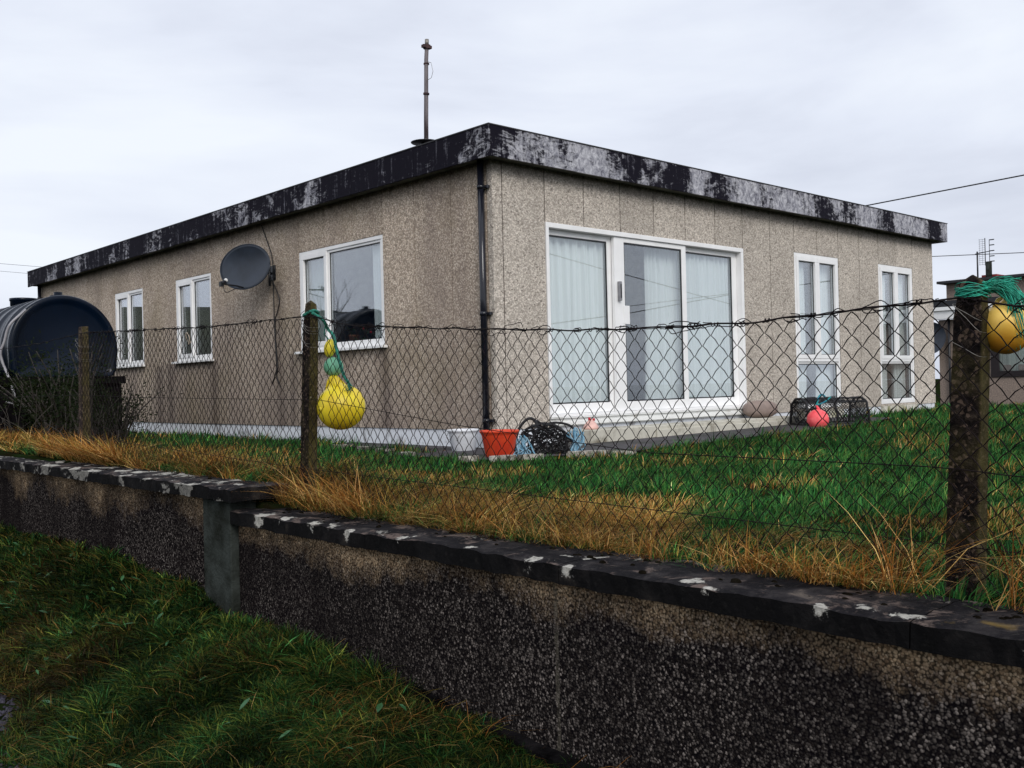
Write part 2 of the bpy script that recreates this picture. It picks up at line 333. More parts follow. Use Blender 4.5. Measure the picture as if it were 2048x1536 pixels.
M['buoy_yellow'] = simple('yellow_buoy', (.90, .74, .03), .42, .22, 9, .08, (.74, .52, .02))
M['float_yellow'] = simple('yellow_float', (.90, .74, .04), .5, .2, 12)
M['float_green'] = simple('faded_green_float', (.13, .40, .24), .5, .35, 10, .1, (.22, .46, .34))
def orange():
    m, t, bs, oc = mat('algae_stained_orange_buoy'); xyz = nd(t, 'ShaderNodeSeparateXYZ', {'Vector': oc})
    h = mth(t, 'ADD', xyz.outputs[2], mth(t, 'MULTIPLY', noise_tex(t, oc, 18, 5), .06))
    c = ramp(t, mth(t, 'MULTIPLY', mth(t, 'SUBTRACT', h, .505), 8, clamp=True), [(0, (.28, .10, .012)), (.35, (.62, .28, .02)), (.65, (.85, .50, .06)), (1, (.92, .62, .14))])
    setin(t, bs, Base_Color=c, Roughness=.45); return m
M['buoy_orange'] = orange()
M['buoy_pink'] = simple('fluorescent_pink_buoy', (1.0, .16, .17), .5, .2, 14, 0, (.90, .07, .09))
M['buoy_pale_pink'] = simple('faded_pink_buoy', (.80, .50, .44), .6, .2, 9)
M['rope_green'] = simple('green_rope', (.015, .24, .17), .7, .4, 60)
M['net_green'] = simple('bright_green_twine', (.02, .46, .31), .6, .4, 40)
M['rope_black'] = simple('black_rope', (.010, .010, .013), .75, .3, 40)
M['rope_blue'] = simple('faded_blue_rope', (.10, .28, .42), .8, .4, 30, 0, (.28, .42, .50))
M['stone'] = simple('pinkish_boulder', (.30, .23, .20), .8, .3, 9, .3, (.22, .17, .15), 30)
M['terracotta'] = simple('terracotta_pot', (.30, .11, .05), .8)
M['petal'] = simple('red_petals', (.6, .01, .03), .6)
M['leaf'] = simple('dark_leaf', (.03, .07, .02), .6)
M['bark'] = simple('bark', (.05, .042, .035), .9, .3, 20)
M['needle'] = simple('dark_evergreen', (.006, .014, .005), .9, .5, 4, 0, (.014, .018, .004), 60, .1)
M['cable'] = simple('black_cable', (.010, .010, .012), .5)
M['brown_frame'] = simple('dark_brown_frame', (.018, .012, .014), .4)
M['red_paint'] = simple('red_chimney', (.30, .03, .03), .7)
M['cream_plastic'] = simple('cream_cord', (.6, .5, .4), .6)
M['moss'] = simple('dark_moss', (.012, .010, .007), 1, .4, 30, .8, None, 60, .0)

# ------------------------------------------------------------------ terrain
def wallbase(y): return np.interp(y, [-12, -8, -4.9, -3.66, -2.59, -2.24, -1, 1.5, 8], [-1.02, -.99, -.86, -.775, -.72, -.665, -.62, -.65, -.62])
def edge(y): return np.interp(y, [-12, -3.2, -2, -.9, 3, 20], [-5.95, -5.31, -5.10, -4.95, -4.85, -4.85])
def G(x, y):
    x = np.asarray(x, float); y = np.asarray(y, float)
    gar = -.20 + .010*np.clip(x, 0, 10) - .07*np.clip(x-11, 0, 11) - .004*np.clip(x-22, 0, 200)
    crest = -.185 + .125*ss((y+2.9)/.6) + .015*np.clip(y, 0, 4)
    gar = gar + (crest-gar)*ss((-2.4-x)/1.3)
    gar = gar + .02*np.sin(x*1.7+y*.6)*np.sin(y*1.3) * (np.abs(x+1.8) < 1.6)
    far = -.6*ss((np.hypot(x, y)-40)/60); gar = gar+far
    wb = wallbase(y); e = edge(y)
    ver = wb + (-1.07-wb)*ss((-4.15-x)/(-4.15-e)) + .025*np.sin(x*5+y*3)*np.sin(y*2.3-x)
    ver = np.where(x < e-.05, -1.08, ver)
    ver = ver - .3*ss((-9-x)/20)
    return np.where(x > -4.06, gar, ver)
xs = np.concatenate([-np.geomspace(1800, 9, 26), np.arange(-8.6, -3.0, .1), np.arange(-3.0, 14, .35), np.geomspace(14.4, 1800, 30)])
xs = np.unique(np.round(np.concatenate([xs, [-4.07, -4.05]]), 4))
ys = np.concatenate([-np.geomspace(1800, 12.5, 24), np.arange(-12, 8, .15), np.arange(8, 16, .5), np.geomspace(17, 1800, 28)])
XX, YY = np.meshgrid(xs, ys); ZZ = G(XX, YY)
nx, ny = len(xs), len(ys)
mb = MB(); mb.v = list(map(tuple, np.stack([XX.ravel(), YY.ravel(), ZZ.ravel()], 1)))
mb.f = [(j*nx+i, j*nx+i+1, (j+1)*nx+i+1, (j+1)*nx+i) for j in range(ny-1) for i in range(nx-1)]; mb.sm = [True]*len(mb.f)
structure(mb.build('ground', M['ground_soil'], fix=False))
# road lying on the ground west of the verge
mb = MB(); yy = list(np.linspace(-14, 30, 60))
vs = [(float(edge(y))-.10+.05*math.sin(y*7), y, -1.074) for y in yy] + [(-9.2, y, -1.074) for y in yy]
mb.add(vs, [(i, i+1, 60+i+1, 60+i) for i in range(59)]); structure(mb.build('road', M['road']))
mb = MB()      # loose chippings at the road edge
for k in range(900):
    y = random.uniform(-3.9, -.6); x = float(edge(y)) - abs(random.gauss(0, .16)) + .02; s = random.uniform(.006, .02)
    r = [Vector((random.uniform(-1, 1), random.uniform(-1, 1), random.uniform(-.6, .8))).normalized()*s for _ in range(6)]
    base = Vector((x, y, -1.07))
    pts = [Vector((s, 0, 0)), Vector((0, s, 0)), Vector((-s, 0, 0)), Vector((0, -s, 0)), Vector((0, 0, s*.7)), Vector((0, 0, -s*.5))]
    mb.add([base+p+q*.35 for p, q in zip(pts, r)], [(0,1,4),(1,2,4),(2,3,4),(3,0,4),(1,0,5),(2,1,5),(3,2,5),(0,3,5)])
stuff(mb.build('gravel', simple('grey_chippings', (.055, .05, .07), .8, .6, 60, 0, (.02, .02, .03), 60, .2)), 'loose grey chippings along the road edge by the grass', 'gravel')
# path
mb = MB(); pp = [(-1.15, -1.15), (.2, -1.5), (2.4, -1.38), (4.3, -1.30), (5.6, -1.10), (6.6, -.9), (6.6, 0), (0, 0), (0, 2.6), (-.45, 2.4), (-.62, 1.2), (-1.1, .3)]
pz = [float(G(x, y))+.02 for x, y in pp]
bm = bmesh.new(); vv = [bm.verts.new((x, y, z)) for (x, y), z in zip(pp, pz)]; bm.faces.new(vv); bmesh.ops.triangulate(bm, faces=bm.faces[:])
me = bpy.data.meshes.new('path'); bm.to_mesh(me); bm.free(); po = bpy.data.objects.new('path', me); COL.objects.link(po); me.materials.append(M['path']); structure(po)
mb = MB(); mb.add([(-900, -1700, -1.35), (1700, -1700, -1.35), (1700, -48, -1.35), (-900, -48, -1.35)], [(0, 1, 2, 3)])
structure(mb.build('sea_reflector', simple('reflector_water', (.05, .07, .09), .12, .2, .3, .25, None, .8)))  # unseen water sheet added to brighten what the patio glass mirrors low down
# far hill across the road (it is what the side windows mirror)
mb = MB(); hy = np.arange(-260, 420, 8.0); rid = np.interp(hy, [-260, -100, 20, 90, 123, 178, 214, 300, 420], [3, 5, 6, 8, 11.5, 17, 20, 19, 12])
vs = []
for y, h in zip(hy, rid):
    h += .5*math.sin(y*.13)+.35*math.sin(y*.31)
    for k, (x, q) in enumerate(((-26, -1.6), (-45, .25), (-62, .7), (-80, 1.0), (-110, 1.05), (-170, -.1))):
        vs.append((x + 3*math.sin(y*.05+k), y, q if k == 0 else (h*q if k < 5 else -2)))
mb.add(vs, [(i*6+k, i*6+k+1, (i+1)*6+k+1, (i+1)*6+k) for i in range(len(hy)-1) for k in range(5)], True); structure(mb.build('hill', M['hill']))

# ------------------------------------------------------------------ the bungalow
RL, LL, ZF, ZT = 9.92, 13.84, 2.70, 3.005
house = thing('bungalow', 'low flat-roofed pebbledashed bungalow with peeling black fascia and white windows', 'bungalow', (0, 0, -.2))
class Side:
    def __init__(s, ax): s.ax = ax
    def box(s, mb, u0, u1, d0, d1, z0, z1):
        if s.ax == 'f': mb.box(u0, u1, d0, d1, z0, z1)
        else: mb.box(d0, d1, u0, u1, z0, z1)
    def p(s, u, d, z): return (u, d, z) if s.ax == 'f' else (d, u, z)
FR, LF = Side('f'), Side('l')
FO = [(.745, 4.36, -.0, 2.165), (5.60, 6.80, .03, 2.215), (8.02, 9.17, .03, 2.215)]
LO = [(1.89, 3.73, .95, 2.215), (6.22, 7.43, .95, 2.215), (8.70, 9.90, .95, 2.215)]
def wallmesh(side, cols, ops, d0, d1, gap, z0, z1):
    mb = MB()
    for a, b in zip(cols[:-1], cols[1:]):
        a2, b2 = a+gap/2, b-gap/2; segs = [(z0, z1)]
        for (o0, o1, p0, p1) in ops:
            if a >= o0-.01 and b <= o1+.01: segs = [(q0, q1) for q0, q1 in ((z0, p0), (p1, z1)) if q1-q0 > .005]
        for q0, q1 in segs: side.box(mb, a2, b2, d0, d1, q0, q1)
    return mb
fc = [0.0, .14, .745, 1.345, 1.95, 2.55, 3.15, 3.76, 4.36, 5.0, 5.60, 6.20, 6.80, 7.42, 8.02, 8.59, 9.17, 9.92]
lc = [0.09, .65, 1.29, 1.89, 2.51, 3.11, 3.73, 4.25, 4.85, 5.53, 6.22, 6.82, 7.43, 8.06, 8.70, 9.3, 9.90, 10.5, 11.2, 11.8, 12.4, 13.1, 13.84]
jm = simple('rusty_joint', (.040, .026, .024), .9, .4, 12)
def wall_with_joints(side, cols, ops, gap, dj, hw, m):
    mb = wallmesh(side, cols, ops, 0, .08, gap, 0.0, 2.76); nf = len(mb.f)
    for u in cols[1:-1]:
        segs = [(0, 2.7)]
        for (o0, o1, p0, p1) in ops:
            if o0-.03 < u < o1+.03: segs = [(q0, q1) for q0, q1 in ((0, p0), (p1, 2.7)) if q1-q0 > .02]
        for q0, q1 in segs: side.box(mb, u-hw, u+hw, dj, .07, q0+.002, q1-.002)
    o = mb.build('wall', m, house); o.data.materials.append(jm)
    for p in o.data.polygons[nf:]: p.material_index = 1
    return o
wf = wall_with_joints(FR, fc, FO, .013, .008, .0064, M['harl_front'])
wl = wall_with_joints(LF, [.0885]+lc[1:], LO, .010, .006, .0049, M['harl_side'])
mb = MB(); mb.box(0.002, .0845, .0835, .0865, 0, 2.7)
# backing leaf behind the panel joints
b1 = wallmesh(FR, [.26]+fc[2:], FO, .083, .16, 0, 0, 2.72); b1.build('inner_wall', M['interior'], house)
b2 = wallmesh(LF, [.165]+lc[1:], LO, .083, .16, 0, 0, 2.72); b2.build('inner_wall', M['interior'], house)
mb = MB(); mb.box(RL-.2, RL, .165, LL-.2, -.2, 2.75); mb.build('wall', M['harl_front'], house)
mb = MB(); mb.box(.165, RL, LL-.19, LL, -.2, 2.75); mb.build('wall', M['harl_front'], house)
mb = MB(); mb.box(.17, RL-.21, .17, LL-.2, -.12, -.02); mb.build('floor_slab', M['interior_dark'], house)
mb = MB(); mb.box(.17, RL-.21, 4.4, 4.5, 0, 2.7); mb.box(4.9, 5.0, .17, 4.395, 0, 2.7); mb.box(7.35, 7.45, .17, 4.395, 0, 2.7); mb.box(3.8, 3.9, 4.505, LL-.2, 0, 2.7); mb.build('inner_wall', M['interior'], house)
# plinth
mb = MB(); mb.box(.012, .16, .012, LL-.01, -.26, -.003); mb.box(.17, 9.9, .012, .16, -.26, -.003); mb.build('plinth', M['plinth'], house)
# roof slab, soffit, fascia boards
O_ = .185
roof = MB(); roof.box(-O_+.022, RL+O_-.022, -O_+.022, LL+O_-.022, 2.765, 2.985); roof = roof.build('roof', M['roof_felt'], house)
mb = MB(); mb.box(-O_+.022, RL+O_-.022, -O_+.022, -.004, 2.722, 2.762); mb.box(-O_+.022, -.004, 0, LL+O_-.022, 2.722, 2.762); mb.build('soffit', M['soffit'], roof)
mb = MB(); u = -O_+.024; w = [1.22, 1.2, 1.18, 1.22]; k = 0
while u < RL+O_-.01:
    e = min(u+w[k % 4], RL+O_); mb.box(u, e-.004, -O_+.002*(k % 2), -O_+.021, ZF+random.uniform(-.004, .004), ZT); u = e; k += 1
mb.build('fascia', M['fascia_front'], roof, .003)
mb = MB(); u = -O_; k = 0
while u < LL+O_-.01:
    e = min(u+w[k % 4], LL+O_); mb.box(-O_+.001*(k % 2), -O_+.021, u, e-.004, ZF+random.uniform(-.004, .004), ZT); u = e; k += 1
mb.build('fascia', M['fascia_side'], roof, .003)
mb = MB(); mb.box(RL+O_-.02, RL+O_+.002, -O_+.024, LL+O_, ZF, ZT); mb.build('fascia', M['fascia_front'], roof, .003)
mb = MB(); mb.box(-O_-.006, -O_+.05, -O_-.006, LL+O_, ZT+.001, ZT+.012); mb.box(-O_+.051, RL+O_+.006, -O_-.006, -O_+.05, ZT+.001, ZT+.012); mb.build('roof_edge_trim', M['roof_felt'], roof)

def rect_frame(mb, side, u0, u1, z0, z1, t, d0, d1):
    side.box(mb, u0, u1, d0, d1, z0, z0+t); side.box(mb, u0, u1, d0, d1, z1-t, z1)
    side.box(mb, u0, u0+t, d0, d1, z0+t, z1-t); side.box(mb, u1-t, u1, d0, d1, z0+t, z1-t)
def pane(side, parent, u0, u1, z0, z1, d, gm):
    mb = MB(); side.box(mb, u0, u1, d, d+.02, z0, z1); return mb.build('pane', gm, parent)
def gasket(mb, side, u0, u1, z0, z1, d):
    rect_frame(mb, side, u0, u1, z0, z1, .011, d-.006, d+.001)
def window(side, op, lights, gm, label, sill=True):
    u0, u1, z0, z1 = op
    fm = MB(); rect_frame(fm, side, u0+.003, u1-.003, z0+.003, z1-.003, .045, .004, .078)
    wn = fm.build('window', M['upvc'], house, .004)
    if label: wn['label'] = label
    sm = MB(); gk = MB()
    for (a, b, c, d, opens) in lights:
        t = .058 if opens else .028; dd = .0 if opens else .018
        rect_frame(sm, side, a, b, c, d, t, dd-.006 if opens else dd, .06)
        pane(side, wn, a+t, b-t, c+t, d-t, .035, gm); gasket(gk, side, a+t-.001, b-t+.001, c+t-.001, d-t+.001, .034)
    sm.build('sash', M['upvc'], wn, .004); gk.build('gasket', M['dark_metal'], wn)
    if sill:
        s = MB(); side.box(s, u0-.06, u1+.04, -.075, .0, z0-.035, z0-.004); side.box(s, u0+.004, u1-.004, .0005, .078, z0-.03, z0+.0025)
        s.build('sill', M['upvc'], wn, .004)
    return wn
# tall front windows: two casements above a fixed light
for (u0, u1, z0, z1), lb in zip(FO[1:], ('tall white window behind the black lobster pot', 'tall white window nearest the far end of the front wall')):
    m_ = (u0+u1)/2
    window(FR, (u0, u1, z0, z1), [(u0+.05, m_-.002, .735, z1-.05, True), (m_+.002, u1-.05, .735, z1-.05, True), (u0+.05, u1-.05, z0+.05, .69, False)], M['glass'], lb, False)
    mb = MB(); mb.box(u0+.05, u1-.05, .0, .07, .692, .733); mb.build('transom', M['upvc'], house, .004)
    mb = MB(); mb.box(u0-.01, u1+.01, -.03, .009, -.22, -.002); mb.box(u0+.004, u1-.004, .001, .078, 0, .028); mb.build('block_upstand', M['weathered_block'], house)
u0, u1, z0, z1 = LO[0]; window(LF, LO[0], [(3.08, u1-.05, z0+.05, z1-.05, True), (u0+.05, 3.075, z0+.05, z1-.05, False)], M['glass_side'], 'widest side window, with a narrow casement at its left')
u0, u1, z0, z1 = LO[1]; window(LF, LO[1], [(6.85, u1-.05, z0+.05, z1-.05, True), (u0+.05, 6.845, z0+.05, z1-.05, False)], M['glass_side'], 'side window left of the satellite dish')
u0, u1, z0, z1 = LO[2]; window(LF, LO[2], [(9.30, u1-.05, z0+.05, z1-.05, True), (u0+.05, 9.295, z0+.05, z1-.05, False)], M['glass_side'], 'side window partly behind the oil tank')
# patio door
u0, u1, z0, z1 = FO[0]
mb = MB(); D0 = .13
FR.box(mb, u0+.002, u1-.002, -.012, .12, z1-.055, z1-.002); FR.box(mb, u0+.002, u0+.045, -.012, .12, D0, z1-.055); FR.box(mb, u1-.055, u1-.002, -.012, .12, D0, z1-.055)
FR.box(mb, u0+.002, u1-.002, -.03, .12, D0-.03, D0)
door = mb.build('patio_door', M['upvc'], house, .004)
def doorpanel(a, b, d, st, zt, zb, l, r, nm='door_panel'):
    mb = MB(); FR.box(mb, a, a+l, d, d+.045, zb, zt); FR.box(mb, b-r, b, d, d+.045, zb, zt); FR.box(mb, a+l, b-r, d, d+.045, zt-st, zt); FR.box(mb, a+l, b-r, d, d+.045, zb, zb+.105)
    p = mb.build(nm, M['upvc'], door, .004)
    g = MB(); FR.box(g, a+l+.001, b-r-.001, d+.018, d+.03, zb+.106, zt-st-.001); g.build('pane', M['glass'], door)
    g = MB(); rect_frame(g, FR, a+l+.0005, b-r-.0005, zb+.1055, zt-st-.0005, .014, d+.008, d+.0175); g.build('gasket', M['dark_metal'], door)
    return p
doorpanel(.792, 1.86, .068, .06, z1-.057, D0+.002, .012, .075)
doorpanel(1.845, 3.165, .012, .055, z1-.057, D0+.002, .17, .085)
doorpanel(3.12, 4.303, .068, .06, z1-.057, D0+.002, .04, .10)
mb = MB(); mb.box(1.885, 1.925, -.028, .0115, 1.38, 1.60); mb.build('handle', simple('grey_handle', (.28, .28, .30), .35), door, .006)
mb = MB(); mb.box(1.897, 1.913, -.034, -.0285, 1.41, 1.57); mb.build('handle_recess', M['dark_metal'], door, .002)
mb = MB(); mb.box(1.985, 2.085, .005, .0115, 1.12, 1.33); mb.build('lock_plate', M['upvc'], door, .004)
mb = MB(); FR.box(mb, u0-.01, u1+.01, -.045, -.001, .085, .098); FR.box(mb, u0, u1, -.02, .1, .0, .084); FR.box(mb, u0+.01, u1-.01, -.04, -.021, .012, .05); mb.build('door_sill', M['sillboard'], door, .003)
# downpipes
def pipe(side, u, z0, z1, lb):
    mb = MB(); c = side.p(u, -.055, 0); mb.tube([(c[0], c[1], z0), (c[0], c[1], z1)], .034, 16)
    mb.tube([(c[0], c[1], z0), (c[0], c[1], z0+.06)], .038, 16); p = mb.build('downpipe', M['black_pipe'], house); p['label'] = lb
    for z in (1.176, 2.45, .1):
        b = MB(); c2 = side.p(u, -.055, z); b.tube([(c2[0], c2[1], z-.02), (c2[0], c2[1], z+.02)], .041, 16); c3 = side.p(u-.07, -.03, z); side.box(b, u-.075, u+.075, -.04, -.001, z-.014, z+.014); b.build('pipe_bracket', M['black_pipe'], p)
pipe(LF, .10, -.06, 2.72, 'black downpipe at the near corner'); pipe(LF, 13.72, -.1, 2.72, 'black downpipe at the far end')
# curtains
def curtain(side, u0, u1, z0, z1, d, amp, folds, m, label, flare=0.0, gather=0.0):
    n = max(16, int((u1-u0)*170)); rows = 10; vs = []; ph = random.uniform(0, 6); th = .004
    for s_ in (0, 1):
        for j in range(rows+1):
            z = z0+(z1-z0)*j/rows; q = 1-j/rows
            for i in range(n+1):
                u = u0+(u1-u0)*i/n; v = i/n
                dd = d + amp*(.5*math.sin(ph+v*folds*6.28+.9*math.sin(v*9+ph)+.3*q) + .3*math.sin(ph*2+v*folds*2.3*6.28+q*.8) + .2*math.sin(v*folds*4.7*6.28+ph))*(.6+.4*q) + s_*th
                uu = u + flare*q*q*(v-.5)*(u1-u0) + .01*math.sin(q*3+v*20)
                vs.append(side.p(uu, dd, z))
    N = (rows+1)*(n+1); fs = []
    for j in range(rows):
        for i in range(n):
            a = j*(n+1)+i; fs += [(a, a+1, a+n+2, a+n+1), (N+a, N+a+n+1, N+a+n+2, N+a+1)]
    mb = MB(); mb.add(vs, fs, True); o = mb.build('curtain', m, None, fix=False); tag(o, label, 'curtain', 'curtains hanging inside the bungalow'); return o
curtain(FR, .80, 2.05, .17, 2.12, .165, .075, 9, M['net'], 'pleated white net curtain filling the left pane of the patio door')
curtain(FR, 2.58, 3.30, .17, 2.12, .185, .075, 8, M['net'], 'white net curtain hung beside the dark gap in the middle patio pane', .16)
curtain(FR, 3.33, 4.44, .17, 2.12, .165, .075, 11, M['net'], 'pleated white net curtain filling the right pane of the patio door', .05)
curtain(FR, 5.66, 6.08, .08, 2.16, .14, .03, 5, M['net'], 'narrow net curtain at the left of the window behind the lobster pot')
curtain(FR, 6.42, 6.92, .08, 2.16, .16, .035, 6, M['net'], 'net curtain on the right side of the window behind the lobster pot', .3)
curtain(FR, 8.08, 8.48, .08, 2.16, .14, .03, 4, M['net'], 'narrow net curtain at the left edge of the furthest front window')
curtain(FR, 8.72, 9.38, .08, 2.16, .16, .035, 7, M['net'], 'net curtain across the right side of the furthest front window', .1)
curtain(LF, 3.22, 3.86, 1.0, 2.17, .13, .02, 6, M['cream_curtain'], 'grey-cream curtain in the narrow casement of the widest side window')
curtain(LF, 1.96, 2.26, 1.0, 2.17, .13, .02, 3, M['net'], 'slim white curtain at the right edge of the widest side window')

# satellite dish
dish = thing('satellite_dish', 'dark grey oval satellite dish mounted on the side wall', 'satellite dish', (-.05, 4.35, 2.0))
dn = Vector((-.93, -.36, .10)).normalized(); du = Vector((0, 0, 1)); du = (du - dn*du.dot(dn)).normalized(); dr = du.cross(dn).normalized()
dc = Vector((-.34, 4.53, 2.10)); mb = MB(); vs = []; rings = 10; seg = 48
for sgn in (0, 1):
    for i in range(rings+1):
        r = i/rings
        for k in range(seg):
            a = 2*math.pi*k/seg; vs.append(dc + dr*(.42*r*math.cos(a)) + du*(.30*r*math.sin(a)) + dn*(.07*(r*r-1) - sgn*(.006 + (.012 if i == rings else 0))))
N = (rings+1)*seg; fs = []
for i in range(rings):
    for k in range(seg):
        a, b = i*seg+k, i*seg+(k+1) % seg; fs += [(a, b, b+seg, a+seg), (N+a, N+a+seg, N+b+seg, N+b)]
for k in range(seg): a, b = rings*seg+k, rings*seg+(k+1) % seg; fs.append((a, b, N+b, N+a))
mb.add(vs, fs, True); mb.build('reflector', M['dish'], dish, fix=False)
mb = MB(); mb.tube([dc+dr*.42*math.cos(a)+du*.30*math.sin(a)-dn*.004 for a in [2*math.pi*k/48 for k in range(49)]], .007, 6); mb.build('rim', M['dish'], dish)
foot = dc - du*.275 - dr*.02; lnb = foot + dn*.36 - du*.02
mb = MB(); mb.tube([foot - dn*.04, foot+dn*.1, lnb], .011, 8); mb.build('arm', M['dark_metal'], dish)
mb = MB(); mb.tube([lnb+dn*.03, lnb-dn*.03+du*.03], .028, 10); mb.box(lnb.x-.045, lnb.x+.005, lnb.y-.02, lnb.y+.03, lnb.z-.035, lnb.z+.03); ln = mb.build('receiver_head', M['dark_metal'], dish, .004)
mb = MB(); mb.tube([lnb-dn*.04+du*.05, lnb-dn*.055+du*.06], .026, 12); mb.build('lens', M['upvc'], ln)
mb = MB(); mb.tube(smoothpath([lnb-Vector((0, 0, .03)), lnb+Vector((.02, -.03, -.11)), foot+dn*.15-Vector((0, 0, .05)), foot+dn*.02]), .005, 5); mb.build('lead', M['cable'], dish)
mb = MB(); mb.tube([dc-dn*.08, dc-dn*.16, Vector((-.05, 4.42, 2.02)), Vector((0, 4.42, 2.02))], .018, 8); mb.box(-.012, -.001, 4.32, 4.5, 1.93, 2.12); mb.tube([Vector((-.05, 4.4, 1.85)), Vector((-.05, 4.4, 2.08))], .016, 8); mb.build('bracket', M['dark_metal'], dish)
mb = MB(); mb.tube(smoothpath([(-.012, 4.66, 2.70), (-.012, 4.60, 2.60), (-.012, 4.43, 2.32), (-.014, 4.37, 2.15), (-.012, 4.375, 1.9), (-.012, 4.37, 1.45), (-.012, 4.36, 1.13), (-.012, 4.335, .80), (-.012, 4.36, .70), (-.012, 4.47, .55)]), .007, 5)
mb.tube(smoothpath([(-.03, 4.42, 1.98), (-.02, 4.33, 1.85), (-.014, 4.235, 1.70), (-.012, 4.225, 1.62), (-.012, 4.29, 1.49), (-.013, 4.34, 1.40), (-.014, 4.345, 1.13), (-.013, 4.30, .78), (-.012, 4.34, .66), (-.012, 4.24, .50)]), .007, 5)
tag(mb.build('aerial_cable', M['cable']), 'pair of loose black cables hanging down the side wall by the dish', 'cable')

# flue pole on the roof edge
flue = thing('flue_pole', 'rusty metal pole standing on the roof edge above the side wall', 'pole', (-.05, .975, 3.017))
mb = MB(); mb.tube([(-.05, .975, 3.02), (-.052, .965, 3.3), (-.05, .955, 3.6), (-.055, .935, 3.95), (-.05, .925, 4.10)], [.025, .024, .023, .022, .021], 12); mb.build('pole', M['rust_pale'], flue)
mb = MB(); mb.tube([(-.05, .925, 4.1), (-.05, .922, 4.165)], .022, 12); mb.build('pole_top', M['galv'], flue)
mb = MB(); mb.tube([(-.05, .926, 4.065), (-.05, .925, 4.105)], .040, 8, smooth=False); mb.box(-.11, .0, .90, .945, 4.07, 4.10); mb.build('clamp', M['rust'], flue)
mb = MB(); mb.tube([(-.05, .955, 3.58), (-.05, .953, 3.60)], .033, 12); mb.build('clamp', M['rust'], flue)
mb = MB(); mb.tube([(-.05, .94, 3.90), (-.05, .94, 3.915)], .031, 12); mb.build('clamp', M['rust'], flue)
mb = MB(); mb.lathe([(.0, .0), (.15, .004), (.155, .012), (.05, .03), (.0, .032)], (-.03, 1.02, 3.075), 24); mb.tube([(-.02, 1.02, 3.017), (-.02, 1.02, 3.08)], .05, 12); mb.build('cowl_disc', M['dark_metal'], flue)
mb = MB(); mb.tube([(-.05, .93, 3.93), (-.05, .86, 3.9), (-.05, .83, 3.8), (-.05, .86, 3.74), (-.05, .93, 3.73)], .003, 4); mb.build('wire_loop', M['galv'], flue)

# step
mb = MB(); mb.box(.95, 4.98, -.40, -.05, -.26, -.035); mb.box(2.0, 4.6, -.425, -.401, -.26, -.075); tag(mb.build('step', M['step'], None, .008), 'long low stained concrete step below the patio door', 'step')

# ------------------------------------------------------------------ garden wall
gw = thing('garden_wall', 'stepped pebbledashed roadside wall, blackened with algae, with lichened coping', 'wall', (-4.1, -2.5, -.9))
mb = MB(); mb.box(-4.165, -3.98, -2.29, 9.5, -1.1, -.127); mb.build('upper_panel', M['harl_wall'], gw)
mb = MB(); mb.box(-4.155, -3.98, -9.5, -2.615, -1.3, -.247); mb.build('lower_panel', M['harl_wall'], gw)
mb = MB(); mb.box(-4.20, -3.96, -2.61, -2.295, -1.2, -.128); mb.build('pillar', M['pillar'], gw, .008)
def slab(x0, x1, y0, y1, z0, z1, jit=.008):
    bm = bmesh.new(); n = max(2, int((y1-y0)/.035)); mx = 7
    grid = {}
    for a in range(2):
        for i in range(n+1):
            for k in range(mx+1):
                y = y0+(y1-y0)*i/n; x = x0+(x1-x0)*k/mx; z = (z1 if a else z0)
                nn = noise.noise(Vector((x*14, y*14, z*9+a*5)))
                if k in (0, mx): x += nn*jit*1.6
                z += nn*jit*(1 if a else .6) - (.006 if k == 0 and a else 0)
                grid[a, i, k] = bm.verts.new((x, y, z))
    for i in range(n):
        for k in range(mx):
            bm.faces.new((grid[1, i, k], grid[1, i, k+1], grid[1, i+1, k+1], grid[1, i+1, k])); bm.faces.new((grid[0, i, k], grid[0, i+1, k], grid[0, i+1, k+1], grid[0, i, k+1]))
        for k in (0, mx): bm.faces.new((grid[0, i, k], grid[1, i, k], grid[1, i+1, k], grid[0, i+1, k]))
    for i in (0, n):
        for k in range(mx): bm.faces.new((grid[0, i, k], grid[0, i, k+1], grid[1, i, k+1], grid[1, i, k]))
    bmesh.ops.recalc_face_normals(bm, faces=bm.faces)
    me = bpy.data.meshes.new('coping_slab'); bm.to_mesh(me); bm.free(); me.materials.append(M['coping'])
    o = bpy.data.objects.new('coping_slab', me); COL.objects.link(o); o.parent = gw; o.matrix_parent_inverse = Matrix.Translation(-gw.location); return o
ycut = [-9.4, -8.0, -7.1, -6.22, -5.0, -3.85, -2.614]
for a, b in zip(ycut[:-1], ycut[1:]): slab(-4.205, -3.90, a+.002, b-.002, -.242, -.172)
ycut = [-2.70, -1.7, -.7, .3, 1.3, 2.3, 3.3, 4.3, 6, 8]
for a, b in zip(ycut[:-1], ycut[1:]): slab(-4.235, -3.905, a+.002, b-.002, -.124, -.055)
mb = MB()   # footing ledge
n = 60; yy = np.linspace(-9, -3.9, n); vs = []
for y in yy:
    z = float(wallbase(y))+.015+.02*noise.noise(Vector((0, y*4, 0))); w_ = .045+.02*noise.noise(Vector((3, y*6, 0)))
    vs += [(-4.157, y, z+.01), (-4.157-w_, y, z), (-4.165-w_, y, z-.2)]
mb.add(vs, [(i*3+k, i*3+k+1, i*3+k+4, i*3+k+3) for i in range(n-1) for k in range(2)]); mb.build('footing', M['footing'], gw)
mb = MB()   # moss cushions on the coping
